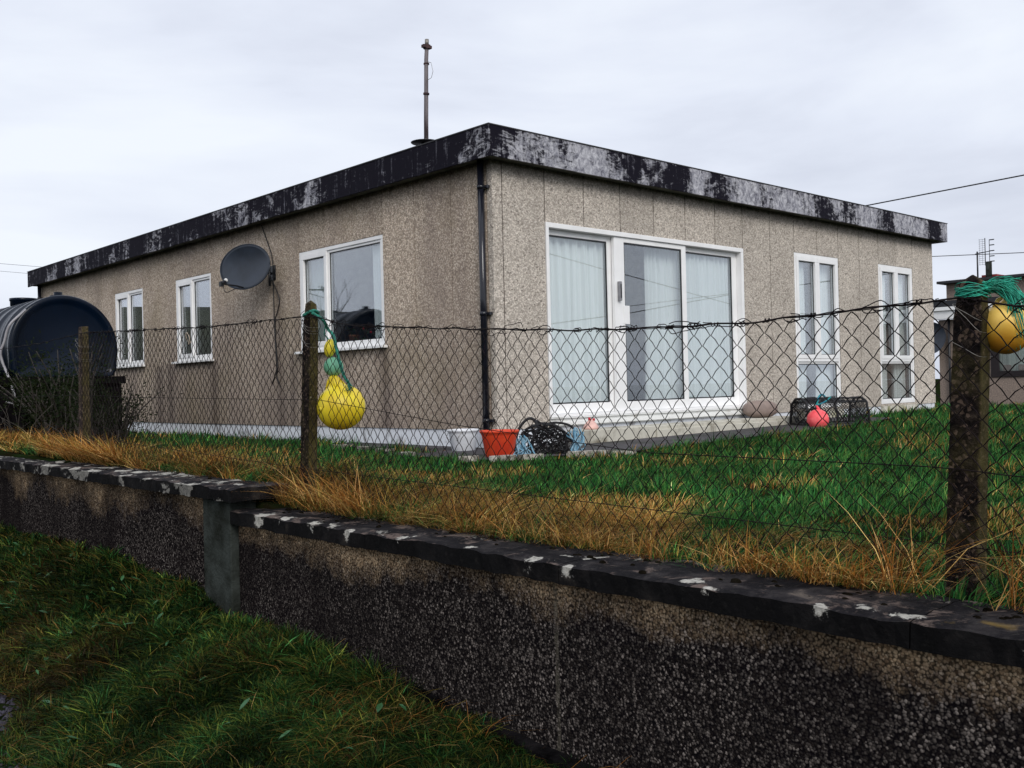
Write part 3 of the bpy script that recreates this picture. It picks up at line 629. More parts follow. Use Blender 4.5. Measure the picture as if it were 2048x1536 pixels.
for k in range(330):
    lo = random.random() < .72; y = random.uniform(-7, -2.7) if lo else random.uniform(-2.6, 3); x = random.triangular(-4.16, -3.92, -3.93); z = -.172 if lo else -.055
    if lo and abs((y*1.7) % 1.3 - .5) > .5: continue
    r = random.uniform(.003, .010)*random.choice((1, 1, 1.4))
    vs = [(x+r*.9*c*math.cos(a)*random.uniform(.8, 1.2), y+r*1.5*c*math.sin(a)*random.uniform(.8, 1.2), z-.003+h*r*1.5) for c, h in ((1, 0), (.75, .42), (.3, .6)) for a in [i*math.pi/4 for i in range(8)]]
    mb.add(vs, [(j*8+i, j*8+(i+1) % 8, (j+1)*8+(i+1) % 8, (j+1)*8+i) for j in range(2) for i in range(8)] + [tuple(range(16, 24))], True)
o = mb.build('moss', M['moss'], gw); o['kind'] = 'stuff'

# ------------------------------------------------------------------ fence
FX = -3.824
fence = thing('wire_fence', 'sagging rusty chain-link fence on mossy concrete posts behind the roadside wall', 'fence', (FX, -2.8, -.1))
def post(y0, y1, zb, zt, wb, wt, lb, dome, pm='post'):
    mb = MB(); n = 12; vs = []
    for i in range(n+1):
        t = i/n; y = y0+(y1-y0)*t; w_ = (wb+(wt-wb)*t)/2; z = zb+(zt-zb)*t; c = .10*w_
        if dome and i == n: w_ *= .72
        q = [(-w_+c, -w_), (w_-c, -w_), (w_, -w_+c), (w_, w_-c), (w_-c, w_), (-w_+c, w_), (-w_, w_-c), (-w_, -w_+c)]
        for a, b in q:
            nn = noise.noise(Vector((a*30, b*30+y, z*9)))*.0035
            vs.append((FX+.04+a*.66*(1+nn*9), y+b+nn, z + (nn*2 if i == n else 0)))
    if dome: vs += [(FX+.04, y1, zt+.02)]
    fs = [(i*8+k, i*8+(k+1) % 8, (i+1)*8+(k+1) % 8, (i+1)*8+k) for i in range(n) for k in range(8)]
    fs += [(n*8+k, n*8+(k+1) % 8, (n+1)*8) for k in range(8)] if dome else [tuple(range(n*8, n*8+8))]
    mb.add(vs, fs); p = mb.build('fence_post', M[pm], fence, .003); p['label'] = lb; return p
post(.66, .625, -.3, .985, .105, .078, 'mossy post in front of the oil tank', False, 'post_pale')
post(-2.675, -2.765, -.4, .90, .092, .076, 'leaning mossy post with green rope at its top', True)
post(-6.165, -6.222, -.5, .69, .098, .080, 'tall dark post wrapped with green twine', True)
ty = [-9, -8, -7.2, -6.37, -6.19, -5.53, -5.11, -4.77, -4.1, -3.2, -2.83, -1.65, -.13, .5, 1.5, 5]
tz = [.60, .585, .58, .61, .645, .621, .628, .641, .685, .755, .83, .845, .905, .93, .9, .9]
def top(y): return float(np.interp(y, ty, tz))
def low(y): return float(np.interp(y, [-9, -6.36, -6.16, -5.07, -4, -2.9, -.5, .56, 5], [.14, .158, .176, .183, .27, .386, .42, .448, .45]))
mb = MB(); w_ = .034; rowh = .0355; random.seed(3)
i0, i1 = int(-8.3/w_), int(.62/w_)
for i in range(i0, i1):
    y = i*w_; nrow = int((top(y)-float(G(-3.8, y))+.02)/rowh); pts = []
    for j in range(nrow):
        right = (i+j) % 2 == 0; sgn = 1 if right else -1
        yy_ = y + w_ + (w_/2)*sgn - w_/2
        warp = .012*noise.noise(Vector((yy_*2.2, j*.09, 0))); wz = .010*noise.noise(Vector((yy_*2.0, j*.12, 7)))
        xx = FX + .0025*(1 if right else -1) + .02*noise.noise(Vector((yy_*1.1, j*.06, 3)))
        z = top(yy_) - .004 - j*rowh + wz
        p = Vector((xx, yy_+warp, z))
        if pts:
            q = pts[-1]; pts.append((q+p)/2 + Vector((0, 0, .0045)) )
        pts.append(p)
    if len(pts) > 2 and not (-2.95 > y > -2.96): mb.tube(pts, .0020, 4, False)
mb.build('wire_mesh', M['wire'], fence, fix=False)
mb = MB(); mb.tube([(FX-.002+.004*math.sin(y*9), y, top(y)+.003*math.sin(y*23)) for y in np.arange(-8.5, 5, .05)], .003, 5)
mb.tube([(FX-.002+.005*math.sin(y*9+2), y, top(y)+.003*math.sin(y*31)) for y in np.arange(-8.5, .6, .02)], .0015, 4)
topw = mb
mb = MB(); mb.tube([(FX-.003, y, low(y)) for y in np.arange(-8.5, 5, .1)], .0017, 5); 
mb.tube([(FX-.003, y, float(np.interp(y, [-8.5, -2.8, .5, 5], [-.08, .02, .12, .2]))) for y in np.arange(-8.5, 5, .2)], .0015, 4); mb.build('line_wire', M['wire'], fence, fix=False)
mb = topw     # loose ends, curls and knots of the torn mesh along the top wire
for k in range(185):
    y = random.uniform(-7.6, .4); z = top(y); r = random.uniform(.006, .020)
    if random.random() < .22:
        mb.tube([(FX-.004, y+.004*math.cos(a)+.0022*a-.006, z+.006*math.sin(a)) for a in np.linspace(0, 12, 22)], .0020, 4)
    else:
        ph = random.uniform(0, 6); dyy = random.uniform(-.03, .03)
        if random.random() < .3: r *= 2.0
        pts = [Vector((FX-.004+random.uniform(-.004, .004), y+dyy*a/5+r*1.5*math.cos(a+ph), z+r*.6*math.sin(a+ph)+random.uniform(-.25, .25)*r)) for a in np.linspace(0, random.uniform(3, 7), 8)]
        mb.tube(smoothpath(pts, 3), .0016, 4)
mb.build('top_wire', M['wire'], fence, fix=False)
for (y, z, hw, n) in ((-6.217, .60, .036, 2), (-6.212, .52, .038, 1), (-2.755, .80, .037, 3), (-2.748, .70, .038, 2), (.63, .85, .044, 3), (.633, .74, .045, 2)):
    mb = MB(); zz = z
    for k in range(n):
        a0 = random.uniform(-.01, .05); a1 = a0-random.uniform(.03, .09)
        mb.tube(smoothpath([(FX+.045+hw, y+hw, z+a0), (FX+.04-hw, y+hw, z+a0), (FX+.038-hw, y, (z+z+a0+a1)/2), (FX+.04-hw, y-hw, z+a1), (FX+.045+hw, y-hw-.003, z+a1)], 3), .0008, 4)
    mb.build('tie_wire', M['galv'], fence, fix=False)

# ------------------------------------------------------------------ hanging buoys
def blob(mb, c, rx, rz, M3=None, n=28, neck=0, lobes=0):
    prof = []
    for i in range(n//2+1):
        a = -math.pi/2 + math.pi*i/(n//2); r = rx*math.cos(a); z = rz*math.sin(a)
        prof.append((max(r, .0005), z))
    mb.lathe(prof, c, n, M3)
bx = -3.655
by = thing('mooring_buoy', 'large round yellow buoy hanging lowest beside the leaning post', 'buoy', (bx, -2.86, .22), 'buoys tied to the fence')
tilt = Matrix.Rotation(math.radians(-14), 3, Vector((.678, .735, 0)))
c = Vector((bx, -2.835, .345)); mb = MB()
prof = [(.0005, -.123)]+[(.130*math.cos(a), .123*math.sin(a)) for a in np.linspace(-1.45, 1.05, 20)]+[(.045, .118), (.032, .132), (.027, .150), (.023, .168), (.012, .176), (.0005, .177)]
mb.lathe(prof, c, 32, tilt); mb.build('body', M['buoy_yellow'], by)
tp = c + tilt @ Vector((0, 0, .16))
mb = MB()
for a in (0, 2.1, 4.2):
    d = Vector((math.cos(a), math.sin(a), 0)); mb.tube([c+tilt @ (d*.060+Vector((0, 0, .105))), c+tilt @ (d*.034+Vector((0, 0, .15))), c+tilt @ (d*.016+Vector((0, 0, .172)))], [.009, .008, .006], 8)
mb.build('lug', M['buoy_yellow'], by)
mb = MB(); vdir = Vector((-.80, -.45, -.08)).normalized(); vdir = Vector((-.95, -.02, -.06)).normalized(); mb.tube([c+vdir*.122, c+vdir*.138], [.014, .010], 10); mb.build('valve', M['float_yellow'], by)
mb = MB(); gc = Vector((bx-.02, -2.80, .562)); blob(mb, gc, .053, .052); o = mb.build('fishing_float', M['float_green']); tag(o, 'round faded green float strung between the two yellow buoys', 'float', 'buoys tied to the fence')
mb = MB(); ycn = Vector((bx-.03, -2.785, .663)); blob(mb, ycn, .032, .050, Matrix.Rotation(math.radians(12), 3, Vector((.678, .735, 0)))); o = mb.build('fishing_float', M['float_yellow']); tag(o, 'small oval yellow float topmost on the string by the leaning post', 'float', 'buoys tied to the fence')
mb = MB()
def rope3(mb, pts, r, k=8):
    P = smoothpath(pts, k)
    for s_ in range(3):
        q = []
        for i, p in enumerate(P):
            t = (P[min(i+1, len(P)-1)]-P[max(i-1, 0)]).normalized(); u = t.orthogonal().normalized(); a = i*.9+s_*2.094
            uu = Vector((0, 0, 1)).cross(t); uu = uu.normalized() if uu.length > .1 else u; ww = t.cross(uu)
            q.append(p + (uu*math.cos(a)+ww*math.sin(a))*r*.55)
        mb.tube(q, r*.62, 5)
pc = Vector((FX+.04, -2.762, .86)); loop = []
for a in np.linspace(-.4, 6.6, 14): loop.append(pc + Vector((.038*math.cos(a), .040*math.sin(a), .012*math.sin(a*1.7)-.01)))
rope3(mb, loop, .007, 3)
rope3(mb, [pc+Vector((-.02, -.045, -.01)), pc+Vector((.03, -.07, -.05)), Vector((bx-.05, -2.80, .765)), Vector((bx-.05, -2.85, .73)), Vector((bx-.055, -2.885, .66)), Vector((bx-.05, -2.91, .58)), Vector((bx-.035, -2.925, .51)), Vector((bx-.02, -2.94, .475))], .008)
for k in range(14):
    mb.tube([Vector((bx-.02, -2.94, .482)), Vector((bx-.02+random.uniform(-.01, .01), -2.95+random.uniform(-.022, .018), .45)), Vector((bx-.02+random.uniform(-.02, .02), -2.955+random.uniform(-.035, .03), .435+random.uniform(-.01, .01)))], .0022, 4)
mb.tube([Vector((bx-.05, -2.775, .775)), Vector((bx-.045, -2.755, .74)), ycn+Vector((0, 0, .04)), ycn, gc, gc-Vector((0, 0.01, .05)), tp], .004, 5)
tag(mb.build('green_rope', M['rope_green'], None, fix=False), 'twisted green rope looped round the leaning post, holding the floats', 'rope')
mb = MB(); mb.tube([tp+Vector((0, .012, .02)), tp+Vector((0, -.012, .0))], .013, 8); mb.tube([tp+Vector((.0, -.01, .02)), tp+Vector((-.012, -.03, -.015)), tp+Vector((-.014, -.034, -.04))], .004, 6); mb.build('knot', M['rope_black'], by)
# buoy and twine at the tall post
ob = thing('small_buoy', 'orange-yellow buoy hanging behind the tall dark post at the right', 'buoy', (-3.70, -6.29, .49), 'buoys tied to the fence')
oc_ = Vector((-3.72, -6.284, .560)); mb = MB()
prof = [(.0005, -.072)]+[(.066*math.cos(a), .073*math.sin(a)) for a in np.linspace(-1.45, 1.1, 18)]+[(.022, .072), (.014, .082), (.006, .088), (.0005, .088)]
mb.lathe(prof, oc_, 28, Matrix.Rotation(math.radians(8), 3, Vector((.678, .735, 0)))); mb.build('body', M['buoy_orange'], ob)
mb = MB()
for a in (.5, 2.6, 4.7): d = Vector((math.cos(a), math.sin(a), 0)); mb.tube([oc_+d*.036+Vector((0, 0, .058)), oc_+d*.024+Vector((0, 0, .078)), oc_+d*.006+Vector((0, 0, .088))], [.006, .005, .004], 6)
mb.build('lug', M['buoy_orange'], ob)
mb = MB(); random.seed(11); pt = Vector((FX+.04, -6.222, .668))
for k in range(20):
    z = random.uniform(-.014, .010); r = .037+random.uniform(0, .007); a0 = random.uniform(-1, .5)
    mb.tube(smoothpath([pt+Vector((r*math.cos(a)*1.05, r*math.sin(a)*1.05, z+.010*math.sin(a*1.5+k))) for a in np.linspace(a0, a0+random.uniform(3.5, 6.5), 9)], 2), random.uniform(.0010, .0018), 4)
for k in range(120):
    st = pt+Vector((random.uniform(-.02, .04), -.035, random.uniform(-.010, .018))); f = random.random(); j = random.uniform(.7, 1.15)
    if f < .2: pts = [st, st+Vector((.01, -.025*j, .012+random.uniform(0, .008))), st+Vector((.02, -.05*j, .016+random.uniform(-.002, .010))), st+Vector((.02, -.072*j, .012+random.uniform(-.004, .008)))]
    elif f < .42: pts = [st, st+Vector((.01, -.025*j, .004)), st+Vector((.02, -.05*j, -.006+random.uniform(-.006, .006))), st+Vector((.03, -.075*j, -.03+random.uniform(-.01, .01))), st+Vector((.03, -.09*j, -.06+random.uniform(-.02, .02)))]
    else:
        s1 = random.uniform(-.010, .010); dr_ = random.uniform(.10, .17)
        pts = [st, st+Vector((.02, -.022+s1, -.004)), st+Vector((.03, -.045+s1, -.02)), st+Vector((.03, -.060+s1, -.05)), st+Vector((.03, -.066+s1*2, -dr_*.7)), st+Vector((.03, -.070+s1*3, -dr_))]
    mb.tube(smoothpath([p+Vector((random.uniform(-.004, .004), random.uniform(-.004, .004), random.uniform(-.004, .004))) for p in pts], 4), random.uniform(.0006, .0014), 4)
for k in range(6):    # hooks, ties to the buoy
    mb.tube(smoothpath([pt+Vector((.03, -.03, 0)), pt+Vector((.05, -.05, -.01)), oc_+Vector((random.uniform(-.01, .01), random.uniform(-.01, .01), .085))], 4), .0018, 4)
tag(mb.build('green_twine', M['net_green'], None, fix=False), 'frayed bright green netting twine tied round the tall post, blowing right', 'rope')

# ------------------------------------------------------------------ buckets, pots, buoys by the house
def bucket(name, loc, rb, rt, h, m, label):
    t = thing(name, label, 'bucket', loc); c = Vector(loc)
    mb = MB(); mb.lathe([(.001, .004), (rb-.004, .002), (rb, .006), (rt-.012, h-.045), (rt-.008, h-.035), (rt-.004, h-.03), (rt, h-.022), (rt+.006, h-.018), (rt+.008, h-.004), (rt+.004, h), (rt-.010, h-.001), (rt-.014, h-.02), (rb-.012, .02), (.001, .018)], c, 36); mb.build('body', m, t)
    return t, c
bt, c = bucket('bucket', (-.30, .17, -.19), .115, .155, .215, M['white_plastic'], 'white plastic bucket beside the downpipe')
mb = MB(); mb.tube(smoothpath([c+Vector((-.115, -.115, .195)), c+Vector((-.15, -.09, .13)), c+Vector((-.10, .0, .10)), c+Vector((-.13, .10, .13)), c+Vector((-.06, .15, .195))]), .003, 5); mb.build('handle', M['galv'], bt)
bt, c = bucket('bucket', (-.78, -.90, -.19), .122, .168, .245, M['red_plastic'], 'orange-red plastic bucket between the white bucket and the rope heap')
mb = MB(); mb.lathe([(.001, .12), (.13, .125)], c, 24); mb.build('contents', M['ground_soil'], bt)
def creel(loc, ang, L=.74, Wd=.46, H=.34, name='lobster_pot', label=''):
    t = thing(name, label, 'lobster pot', loc, 'lobster pots by the house'); B = Matrix.Translation(loc) @ Matrix.Rotation(ang, 4, 'Z')
    f = lambda l, s: B @ Vector((l, 0, 0)) + (B.to_3x3() @ prof(s))
    def prof(s):   # s 0..1 round the D: up, over, down
        a = math.pi*s; x = -math.cos(a); z = math.sin(a)
        return Vector((0, Wd/2*math.copysign(abs(x)**.75, x), .03+H*abs(z)**.62))
    mb = MB()
    for l in (-L/2, -.02, L/2): mb.tube([f(l+.008*math.sin(s*30), s) for s in np.linspace(0, 1, 20)], .017, 8)
    for s in (0, .28, .5, .72, 1): mb.tube([f(l, s)+Vector((0, 0, .004*math.sin(l*40))) for l in np.linspace(-L/2, L/2, 12)], .015 if s in (0, 1) else .011, 8)
    for l in (-L/2, L/2): mb.tube([f(l, 0), f(l, 1)], .018, 8)
    mb.tube([f(-L/2, .0)-Vector((0, 0, .0)), f(L/2, .0)], .02, 8); mb.build('frame', M['rope_black'], t)
    mb = MB(); n = 20
    for k in range(-n, n+1):
        for sg in (1, -1):
            pts = []
            for s in np.linspace(0, 1, 22):
                l = -L/2 + k*L/n*1.0 + sg*s*L*1.05 + (0 if sg > 0 else 0)
                if -L/2 <= l <= L/2: pts.append(f(l, s) + Vector((random.uniform(-.003, .003),)*3))
                elif len(pts) > 1: break
            if len(pts) > 1: mb.tube(pts, .0045, 4)
    for l in (-L/2, L/2):
        for k in range(-9, 10):
            for sg in (1, -1):
                pts = []
                for q in np.linspace(0, 1, 12):
                    y = Wd*(k/9*.5 + sg*(q-.5)*.75); z = .03+H*q
                    lim = Wd/2*(max(0, 1-q**2.6))**.5
                    if abs(y) < lim: pts.append(B @ Vector((l, y, z)))
                if len(pts) > 1: mb.tube(pts, .004, 4)
    mb.build('netting', M['rope_black'], t)
    mb = MB(); mb.box(-L/2, L/2, -Wd/2, Wd/2, .005, .03); mb.v = [tuple(B @ Vector(v)) for v in mb.v]; mb.build('base_board', M['bark'], t)
    mb = MB()
    for k in range(5):
        mb.tube(smoothpath([B @ Vector((random.uniform(-L/2, 0), random.uniform(-.15, .15), random.uniform(.05, .25))) for _ in range(5)], 4), .006, 5)
    mb.build('inner_rope', M['rope_black'], t); return t
creel((4.92, -.86, -.155), math.radians(-30), .84, .44, .32, label='black netted lobster pot below the tall front window')
mb = MB(); random.seed(5); pcn = Vector((4.36, -1.02, -.055))
pb = thing('marker_buoy', 'bright pink-red round buoy in front of the black lobster pot', 'buoy', pcn-Vector((0, 0, .13)))
blob(mb, pcn, .132, .128); mb.build('body', M['buoy_pink'], pb)
mb = MB(); mb.tube([pcn+Vector((.03, 0, .12)), pcn+Vector((.06, .05, .17))], [.02, .012], 8); mb.build('neck', M['buoy_pink'], pb)
mb = MB(); rope3(mb, [pcn+Vector((.06, .05, .17)), pcn+Vector((.10, .05, .24)), pcn+Vector((.22, .10, .28)), pcn+Vector((.32, .12, .30)), pcn+Vector((.36, .1, .27))], .012); rope3(mb, [pcn+Vector((.06, .05, .17)), pcn+Vector((.16, -.02, .22)), pcn+Vector((.28, -.02, .27))], .009)
tag(mb.build('blue_rope', simple('blue_green_rope', (.01, .10, .30), .7, .3, 9, 0, (.01, .30, .25)), None, fix=False), 'short blue and green rope from pink buoy to lobster pot', 'rope')
# crushed creel
cp = thing('lobster_pot', 'crushed black lobster pot heaped with rope, right of the orange-red bucket', 'lobster pot', (-.33, -1.02, -.2), 'lobster pots by the house')
cc = Vector((-.33, -1.00, -.19)); rgt = Vector((.735, -.678, 0)); fwd = Vector((.678, .735, 0))
def L_(a, b, z): return cc + rgt*a + fwd*b + Vector((0, 0, z))
mb = MB(); random.seed(21)
mb.tube(smoothpath([L_(-.26, 0, .02), L_(-.24, 0, .20), L_(-.17, .0, .31), L_(-.10, .02, .33), L_(-.04, .0, .25)]), .013, 6)
mb.tube(smoothpath([L_(-.10, .02, .33), L_(0, .05, .28), L_(.12, .0, .29), L_(.24, 0, .26), L_(.29, 0, .18), L_(.30, 0, .02)]), .012, 6)
mb.tube(smoothpath([L_(-.12, -.1, .02), L_(-.08, -.1, .20), L_(.05, -.12, .28), L_(.18, -.1, .2), L_(.2, -.1, .02)]), .014, 6); mb.build('frame', M['rope_black'], cp)
mb = MB()
for k in range(150):
    pts = []; a = random.uniform(-.18, .22); b = random.uniform(-.12, .12); z = random.uniform(.02, .24)
    for q in range(4):
        a += random.uniform(-.11, .11); b += random.uniform(-.07, .07); z += random.uniform(-.09, .10)
        lim = .29*(1-min(1, abs(a)/.36)**2); pts.append(L_(max(-.2, min(.26, a)), max(-.15, min(.15, b)), max(.012, min(lim, z))))
    mb.tube(smoothpath(pts, 3), random.uniform(.003, .0065), 4)
mb.build('tangled_netting', M['rope_black'], cp)
def tangle(name, ca, cb, wa, h, m, label, n=26, r=.008):
    mb = MB()
    for k in range(n):
        a = ca+random.gauss(0, wa*.3); b = cb+random.uniform(-.05, .05); pts = [L_(a, b, h*random.uniform(.75, 1.05))]
        for q in range(4): pts.append(L_(a+random.uniform(-wa, wa)*.5*(q+1)/3, b-random.uniform(0, .03)*q, max(.012, h*(1-(q+1)/4)+random.uniform(-.02, .02))))
        mb.tube(smoothpath(pts, 4), r*random.uniform(.6, 1.2), 5)
    return tag(mb.build(name, m, None, fix=False), label, 'rope', 'faded blue ropes by the crushed pot')
tangle('rope_tangle', -.22, -.18, .12, .2, M['rope_blue'], 'faded blue rope bunched between the orange-red bucket and crushed pot', 18, .008)
tangle('rope_tangle', .28, -.16, .14, .24, M['rope_blue'], 'faded blue rope draped over the right side of the crushed pot', 16, .008)
mb = MB(); st = Vector((1.12, -.24, -.035)); mb.lathe([(.001, 0), (.078, .0), (.086, .012), (.075, .04), (.045, .078), (.022, .1), (.014, .108), (.001, .11)], st, 20); pk = mb.build('pink_float', M['buoy_pale_pink']); tag(pk, 'faded pink cone-shaped buoy sitting on the concrete step', 'buoy')
mb = MB(); mb.tube([st+Vector((-.022, 0, .098)), st+Vector((-.022, 0, .125))], .013, 8); mb.tube([st+Vector((.024, -.02, .09)), st+Vector((.024, -.02, .115))], .014, 8); o = mb.build('lug', M['petal'], pk)
mb = MB(); bc = Vector((4.34, -.22, .075)); n1_, n2_ = 16, 28; vs = []
for i in range(n1_+1):
    th = math.pi*i/n1_
    for k in range(n2_):
        a = 2*math.pi*k/n2_; p = Vector((math.sin(th)*math.cos(a), math.sin(th)*math.sin(a), math.cos(th)))
        e = .7; q = Vector((math.copysign(abs(p.x)**e, p.x)*.22, math.copysign(abs(p.y)**.9, p.y)*.15, math.copysign(abs(p.z)**.8, p.z)*.11)); q *= 1+.05*noise.noise(p*2.2)
        vs.append(bc+Matrix.Rotation(math.radians(-35), 3, 'Z') @ q)
mb.add(vs, [(i*n2_+k, (i+1)*n2_+k, (i+1)*n2_+(k+1) % n2_, i*n2_+(k+1) % n2_) for i in range(n1_) for k in range(n2_)], True)
tag(mb.build('boulder', M['stone']), 'smooth pinkish oblong stone on the step end right of the patio door', 'stone')
# broken slab edge along path
random.seed(9)
ps = [(-1.18, -.95, .10, .05), (-1.02, -1.2, .14, .05), (-.82, -1.34, .12, .05), (-.30, -1.52, .22, .06), (.02, -1.60, .16, .06), (-1.0, .15, .12, .06), (-.72, .9, .16, .07), (-.66, 1.4, .16, .06), (-.62, 1.9, .14, .06)]
for (x, y, a, b) in ps:
    mb = MB(); z = float(G(x, y)); n = 9; ang = random.uniform(-.6, -.2) if y < -.5 else random.uniform(1.2, 1.8)
    ring = [(x+math.cos(ang)*a*math.cos(t)*random.uniform(.75, 1.1)-math.sin(ang)*b*math.sin(t), y+math.sin(ang)*a*math.cos(t)+math.cos(ang)*b*math.sin(t)*random.uniform(.7, 1.1)) for t in np.linspace(0, 5.6, n)]
    mb.add([(p[0], p[1], z-.01) for p in ring]+[(p[0], p[1], z+.045) for p in ring], [tuple(range(n)), tuple(range(n, 2*n))]+[(i, (i+1) % n, n+(i+1) % n, n+i) for i in range(n)])
    tag(mb.build('paving_fragment', M['slab_edge']), 'broken pale piece of paving lying at the edge of the path', 'paving', 'broken pale paving along the path edge')

# ------------------------------------------------------------------ things on the window sill and in windows
pot = thing('flower_pot', 'terracotta pot of red flowers on the sill inside the widest side window', 'flower pot', (.14, 2.65, .985))
mb = MB(); mb.lathe([(.001, .0), (.05, .0), (.065, .09), (.07, .092), (.07, .11), (.06, .11), (.001, .10)], (.14, 2.72, 1.0), 16); mb.build('pot', M['terracotta'], pot)
mb = MB(); fl = MB(); random.seed(2)
for k in range(46):
    p = Vector((.14+random.uniform(-.06, .06), 2.45+random.uniform(-.38, .34), 1.03+random.uniform(0, .16))); r = .028
    a = Vector((random.uniform(-1, 1), random.uniform(-1, 1), random.uniform(-1, 1))).normalized(); b = a.orthogonal().normalized()
    mb.add([p, p+a*r+b*r*.5, p+a*r*2, p+a*r-b*r*.5], [(0, 1, 2, 3)])
for (y, z) in ((2.46, 1.17), (2.30, 1.12)):
    fl = MB(); blob(fl, (.10, y, z), .016, .013, None, 10); fl.build('flower', M['petal'], pot)
mb.build('foliage', M['leaf'], pot)
mb = MB(); mb.box(.10, .78, 1.9, 3.7, .93, .985); mb.build('window_board', M['interior'], house)
mb = MB(); mb.tube(smoothpath([(.02, 7.08, 1.24), (.0, 7.10, 1.34), (-.01, 7.04, 1.38), (-.01, 6.95, 1.30), (-.01, 6.98, 1.20), (-.01, 6.90, 1.24)]), .008, 6); tag(mb.build('window_cord', M['cream_plastic']), 'loop of cream cord at the casement of the window left of the dish', 'cord')

# ------------------------------------------------------------------ oil tank
TX, T0, T1 = -2.30, 5.5, 8.6
def tprof(sx, sz, n=30):
    pts = []
    for i in range(n+1):
        a = math.pi*i/n; x = math.cos(a)*.655*sx; z = 1.05+.67*sz*math.sin(a); pts.append((x, z))
    return [(.60*sx, .70)] + [(.64*sx, .80)] + pts + [(-.64*sx, .80)] + [(-.60*sx, .70)]
tank = thing('oil_tank', 'big dark blue-green plastic oil tank beside the side wall', 'oil tank', (TX, 7.0, .70))
mb = MB(); stations = [(T0+.035, .80, .80), (T0+.02, .86, .86), (T0+.005, .90, .90), (T0, .95, .95), (T0+.005, .98, .98), (T0+.03, 1.0, 1.0), (T0+.10, 1.0, 1.0), (T0+.12, .965, .965)]
y = T0+.3
while y < T1-.3:
    stations += [(y, .965, .965), (y+.03, 1.0, 1.0), (y+.11, 1.0, 1.0), (y+.14, .965, .965)]; y += .42
stations += [(T1-.1, 1, 1), (T1, .95, .95)]
vs = []; m_ = len(tprof(1, 1))
for (y, sx, sz) in stations:
    for (x, z) in tprof(sx, sz): vs.append((TX+x, y, z))
fs = [(i*m_+k, i*m_+(k+1) % m_, (i+1)*m_+(k+1) % m_, (i+1)*m_+k) for i in range(len(stations)-1) for k in range(m_)]
c0 = len(vs); vs.append((TX, T0-.02, 1.12)); fs += [(k, (k+1) % m_, c0) for k in range(m_)]; fs.append(tuple(range((len(stations)-1)*m_, len(stations)*m_)))
mb.add(vs, fs, True); mb.build('shell', M['tank'], tank)
mb = MB(); mb.lathe([(.001, 0), (.17, 0), (.17, .06), (.18, .065), (.18, .10), (.001, .11)], (TX-.05, 6.95, 1.69), 20); mb.build('lid', M['tank'], tank)
mb = MB(); mb.lathe([(.001, 0), (.10, 0), (.10, .03), (.05, .035), (.05, .075), (.001, .08)], (TX, 5.74, 1.70), 18); mb.build('cap', M['tank'], tank)
mb = MB(); mb.box(TX-.8, TX+.72, T0-.06, T1, .60, .695); ps_ = mb
for x in (-.62, 0, .55): mb.box(TX+x-.14, TX+x+.14, T0, T1-.1, -.3, .598)
tag(mb.build('block_pier', M['blockwork'], None, .006), 'dark blockwork stand carrying the oil tank', 'tank stand')
mb = MB(); mb.tube(smoothpath([(-2.75, 5.52, 1.52), (-2.93, 5.55, 1.33), (-2.98, 5.6, 1.13), (-3.02, 5.62, 1.0), (-3.00, 5.60, .86), (-2.97, 5.5, .70), (-2.93, 5.4, .45)]), .016, 7); ph_ = simple('pale_hose', (.35, .34, .36), .5)
tag(mb.build('hose', ph_), 'thin pale hose curving down the near end of the tank', 'hose'); mb = MB()
mb.tube(smoothpath([(-3.2, 4.8, .40), (-3.0, 4.8, .34), (-2.85, 4.75, .30), (-2.75, 4.7, .18)]), .009, 6); tag(mb.build('hose', ph_), 'short pale loop of hose low in the twigs at the left edge', 'hose')

# ------------------------------------------------------------------ shrubs
def leaves(mb, n, fn, size, elong=2.2):
    for _ in range(n):
        p, d = fn(); a = d.normalized(); b = a.orthogonal().normalized(); b = (Matrix.Rotation(random.uniform(0, 6.28), 3, a) @ b); r = size*random.uniform(.6, 1.4)
        mb.add([p, p+a*r*elong*.5+b*r*.4, p+a*r*elong, p+a*r*elong*.5-b*r*.4], [(0, 1, 2, 3)])
def shrub(name, c, rad, n, size, label, m, stems=9):
    t = thing(name, label, 'shrub', (c[0], c[1], float(G(c[0], c[1])))); random.seed(int(abs(c[1]*31))+1)
    st = MB(); tips = []; g = float(G(c[0], c[1]))
    for k in range(stems):
        e = Vector((c[0]+random.uniform(-1, 1)*rad[0], c[1]+random.uniform(-1, 1)*rad[1], c[2]+random.uniform(-.3, 1)*rad[2]))
        b = Vector((c[0]+random.uniform(-.3, .3)*rad[0], c[1]+random.uniform(-.3, .3)*rad[1], g)); m1 = b.lerp(e, .5)+Vector((random.uniform(-.08, .08), random.uniform(-.08, .08), .05))
        P = smoothpath([b, m1, e], 5); st.tube(P, [.012*(1-i/len(P))+.003 for i in range(len(P))], 5); tips += P[3:]
    lv = MB()
    def fn():
        q = random.choice(tips); p = q + Vector((random.gauss(0, .09), random.gauss(0, .09), random.gauss(0, .06))); return p, (p-q)+Vector((random.uniform(-.1, .1), random.uniform(-.1, .1), random.uniform(-.02, .12)))
    leaves(lv, n, fn, size); st.build('stem', M['bark'], t); lv.build('foliage', m, t, fix=False); return t
shrub('evergreen_shrub', (-3.1, 3.4, .52), (.45, .9, .46), 6500, .016, 'dark straggly evergreen shrub in front of the oil tank', M['needle'], 34)
shrub('evergreen_shrub', (-3.35, 1.75, .55), (.12, .32, .38), 1900, .012, 'thin dark evergreen sprigs rising beside the post at the tank', M['needle'], 12)
shrub('evergreen_shrub', (-2.1, 4.6, .30), (.5, .4, .30), 2200, .018, 'low dark evergreen shrub against the tank stand, nearest the house', M['needle'], 20)
random.seed(44); tw = thing('bare_bush', 'leafless twiggy bush at the left edge below the tank', 'bush', (-3.3, 3.2, -.05)); mb = MB()
